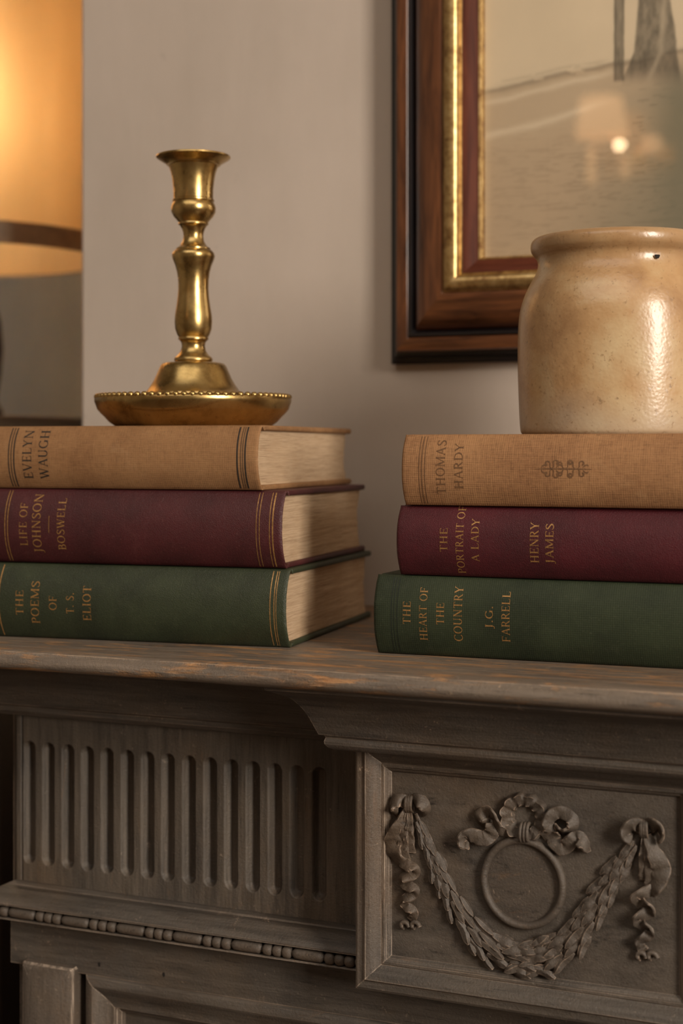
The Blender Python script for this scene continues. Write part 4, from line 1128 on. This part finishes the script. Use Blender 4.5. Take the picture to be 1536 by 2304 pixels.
# grass hatching
hatch = vn(46, 3.2, 5, 3); lay(sst(.50, .72, hatch) * sst(240, 380, pyg) * (.35 + .65 * sst(1100, 1500, pxg)), wash * .5, .45)
hatch2 = vn(36, 4, 6, 2); lay(sst(.70, .80, hatch2) * sst(150, 260, pyg) * sst(1330, 1480, pxg), ink, .5)
lay(sst(1300, 1600, pxg + .35*(pyg-200)) * sst(140, 220, pyg), greenish, .7)
lay(sst(1440, 1530, pxg + 20*j) * sst(120, 180, pyg), greenish, .7)
# trunks
def trunk(xl, xr, yb, a, fl=0):
    wl = xl + fl * sst(60, 180, pyg) * -1; wr = xr + fl * sst(60, 180, pyg)
    m = sst(-2, 3, pxg - wl - 3*j) * sst(2, -3, pxg - wr - 4*j) * sst(yb + 3, yb - 6, pyg + 8*j)
    tex = .55 + .6 * vn(7, 40, 9); lay(m * tex, ink, a)
    lay(m * np.exp(-((pxg - wl - 3) / 2.2)**2), ink, .6); lay(m * np.exp(-((pxg - wr + 3) / 2.5)**2), ink, .45)
trunk(1380, 1404, 184, .85)
xl = np.interp(pyg, [-900, 0, 60, 115, 150, 190], [1445, 1434, 1430, 1426, 1412, 1396]); xr = np.interp(pyg, [-900, 0, 60, 120, 400], [1500, 1508, 1519, 1524, 1560])
m = sst(-2, 4, pxg - xl - 4*j) * sst(2, -4, pxg - xr - 4*j) * sst(200, 150, pyg); lay(m * (.6 + .6*vn(10, 24, 11)), ink, .85)
lay(m * np.exp(-((pxg - xl - 60) / 7)**2), paper, .35)
lay(sst(1536, 1545, pxg) * sst(1700, 1650, pxg) * sst(160, 120, pyg) * (vn(40, 60, 21) > .45), ink, .4)
# paper creases and toning
lay(np.exp(-((pxg - 1232) / 1.2)**2) * sst(280, 340, pyg), ink, .18)
lay(sst(1110, 1083, pxg), np.array([.78, .62, .40]), .35)
V = [(x, YA, z) for z in zs for x in xs]
idx = np.arange(nx * nzv).reshape(nzv, nx)
q = np.stack([idx[:-1, :-1], idx[:-1, 1:], idx[1:, 1:], idx[1:, :-1]], -1).reshape(-1, 4).tolist()
me = bpy.data.meshes.new('drawing'); me.from_pydata([(x - PO[0], y - PO[1], z - PO[2]) for x, y, z in V], [], q)
at = me.color_attributes.new('ink', 'FLOAT_COLOR', 'POINT')
at.data.foreach_set('color', np.concatenate([col, np.ones(col.shape[:2] + (1,))], -1).reshape(-1).astype(np.float32))
md, nt, b = new_mat('sepia_drawing'); vc = N(nt, 'ShaderNodeVertexColor', layer_name='ink'); L(nt, vc.outputs[0], b.inputs['Base Color']); b.inputs['Roughness'].default_value = .9
b.inputs['Specular IOR Level'].default_value = .1
me.materials.append(md)
dr = bpy.data.objects.new('drawing', me); COL.objects.link(dr); dr.parent = pic
so = dr.modifiers.new('thickness', 'SOLIDIFY'); so.thickness = .001; so.offset = -1
tag(dr, 'sepia drawing of tree trunks above a grassy hill')
pm('glass', *boxV(ax0 - .002, ax1 + .002, WY - .0185, WY - .0170, az0 - .002, az1 + .002), M['glass'], smooth=None)
pm('backing_board', *boxV(ax0 - .004, ax1 + .004, WY - .0130, WY - .004, az0 - .004, az1 + .004), M['cabinet_wood'], smooth=None)

# ================================================================== ALCOVE: cabinet and lamp
KX0, KX1, KY0, KY1, KT = -1.55, -0.915, 1.25, AY - .005, Z(.034)
KO = ((KX0 + KX1) / 2, (KY0 + KY1) / 2, 0)
cab = tag(empty('cabinet', KO), 'tall dark cabinet in the alcove beneath the table lamp', 'cabinet')
box('carcass', KX0 + .01, KX1 - .01, KY0 + .02, KY1, .06, KT - .022, M['cabinet_wood'], cab, KO, .003)
box('cabinet_top', KX0, KX1, KY0, KY1, KT - .022, KT, M['cabinet_wood'], cab, KO, .006)
box('plinth', KX0 + .02, KX1 - .02, KY0 + .04, KY1, 0, .06, M['cabinet_wood'], cab, KO)
for i in (0, 1):
    x0 = KX0 + .015 + i * (KX1 - KX0 - .03) / 2; x1 = x0 + (KX1 - KX0 - .03) / 2 - .004
    d = box('door', x0, x1, KY0 + .001, KY0 + .0195, .08, KT - .03, M['cabinet_wood'], cab, KO, .003)
    xk = x1 - .03 if i == 0 else x0 + .03
    me_ = bpy.data.meshes.new('knob'); bm = bmesh.new(); bmesh.ops.create_uvsphere(bm, u_segments=12, v_segments=8, radius=.012); bm.to_mesh(me_); bm.free(); me_.materials.append(M['brass']); me_.shade_smooth()
    kb = bpy.data.objects.new('knob', me_); COL.objects.link(kb); kb.parent = d; kb.location = (xk - KO[0], KY0 - .008 - KO[1], .8)
lc = cw(-88, 1.67)
lamp = tag(empty('table_lamp', (lc.x, lc.y, KT)), 'lit table lamp with amber linen drum shade and brown trim, at the left edge', 'lamp')
sz = Z(.2065) - KT; R_ = .160; H_ = .34
shade = lathe('lamp_shade', [(R_, sz), (R_, sz + H_), (R_ - .0012, sz + H_), (R_ - .0012, sz)], 96, M['shade'], lamp, closed=True, smooth=40)
lathe('shade_trim', [(R_ + .0008, sz - .001), (R_ + .0012, sz + .001), (R_ + .0012, sz + .0205), (R_ + .0002, sz + .0215), (R_ - .0002, sz + .0215), (R_ - .0002, sz - .001)], 96, M['band'], lamp, closed=True)
lathe('shade_trim', [(R_ + .0012, sz + H_ - .02), (R_ + .0012, sz + H_), (R_ - .0002, sz + H_), (R_ - .0002, sz + H_ - .02)], 96, M['band'], lamp, closed=True)
lathe('lamp_base', [(.0005, 0), (.044, 0), (.046, .006), (.042, .012), (.039, .02), (.043, .045), (.0455, .075), (.043, .105), (.036, .13), (.018, .145), (.012, .152), (.0005, .153)], 64, M['lamp_body'], lamp)
lathe('lamp_stem', [(.0005, .151), (.006, .151), (.006, sz + .06), (.016, sz + .062), (.016, sz + .10), (.0005, sz + .10)], 24, M['brass'], lamp)
bul = lathe('bulb', [(.0005, sz + .10), (.012, sz + .102), (.014, sz + .115), (.026, sz + .145), (.03, sz + .165), (.025, sz + .185), (.012, sz + .196), (.0005, sz + .198)], 24, M['bulb'], lamp)
pl = bpy.data.lights.new('bulb_light', 'POINT'); pl.energy = 16; pl.color = (1.0, .79, .53); pl.shadow_soft_size = .05
po = bpy.data.objects.new('bulb_light', pl); COL.objects.link(po); po.parent = lamp; po.location = (-.02, -.045, sz + .175)

# ================================================================== REAR OF THE ROOM, seen only as a reflection in the glass
def refl(px, py, s):
    a, e = (px - 768) / F, (HY - py) / F
    d = Vector((a * cs - sn, cs + a * sn, e)); t = (WY - .0185) / d.y; p = d * t
    r = Vector((d.x, -d.y, d.z)); q = p + r * s; return Vector((q.x, q.y, q.z + CZ))
q0 = refl(1355, 300, 3.55)
sc = tag(empty('wall_sconce', (q0.x, YB, q0.z)), 'lit sconce glowing softly as a reflection in the picture glass', 'lamp')
def srel(px, py): q = refl(px, py, 3.55); return (q.x - q0.x, q.y - YB, q.z - q0.z)
def drum(name, px0, px1, py0, py1, mat):
    a, b_ = srel(px0, (py0+py1)/2), srel(px1, (py0+py1)/2); t_, bt_ = srel((px0+px1)/2, py0), srel((px0+px1)/2, py1)
    r = abs(a[0] - b_[0]) / 2; cx, cy = (a[0]+b_[0])/2, (a[1]+b_[1])/2
    o = lathe(name, [(.0005, bt_[2]), (r, bt_[2]), (r*.8, t_[2]), (.0005, t_[2])], 24, mat, sc); o.location = (cx, max(cy, r + .02), 0); return o
drum('sconce_shade', 1290, 1415, 222, 306, M['sconce_glow'])
drum('glass_tube', 1316, 1340, 332, 412, M['candle_glow'])
drum('glass_tube', 1396, 1418, 345, 402, M['candle_glow'])
drum('small_shade', 1442, 1492, 308, 342, M['sconce_glow'])
q1 = srel(1393, 327)
o = lathe('bare_bulb', [(.0005, -.012), (.009, -.008), (.012, 0), (.009, .008), (.0005, .012)], 16, M['spark'], sc); o.location = q1
box('back_plate', -.10, .22, .001, .015, -.12, .10, M['brass'], sc)
for p_ in (srel(1328, 330), srel(1407, 340), srel(1352, 300), srel(1467, 325), (q1[0], q1[1], q1[2])):
    mesh('arm', *tube([(p_[0]*.6 + .02, .01, 0), (p_[0]*.8, p_[1]*.5, p_[2] * .5 - .02), (p_[0], p_[1], p_[2])], .004, 8, updir=(0, 0, 1)), M['brass'], sc, 60)
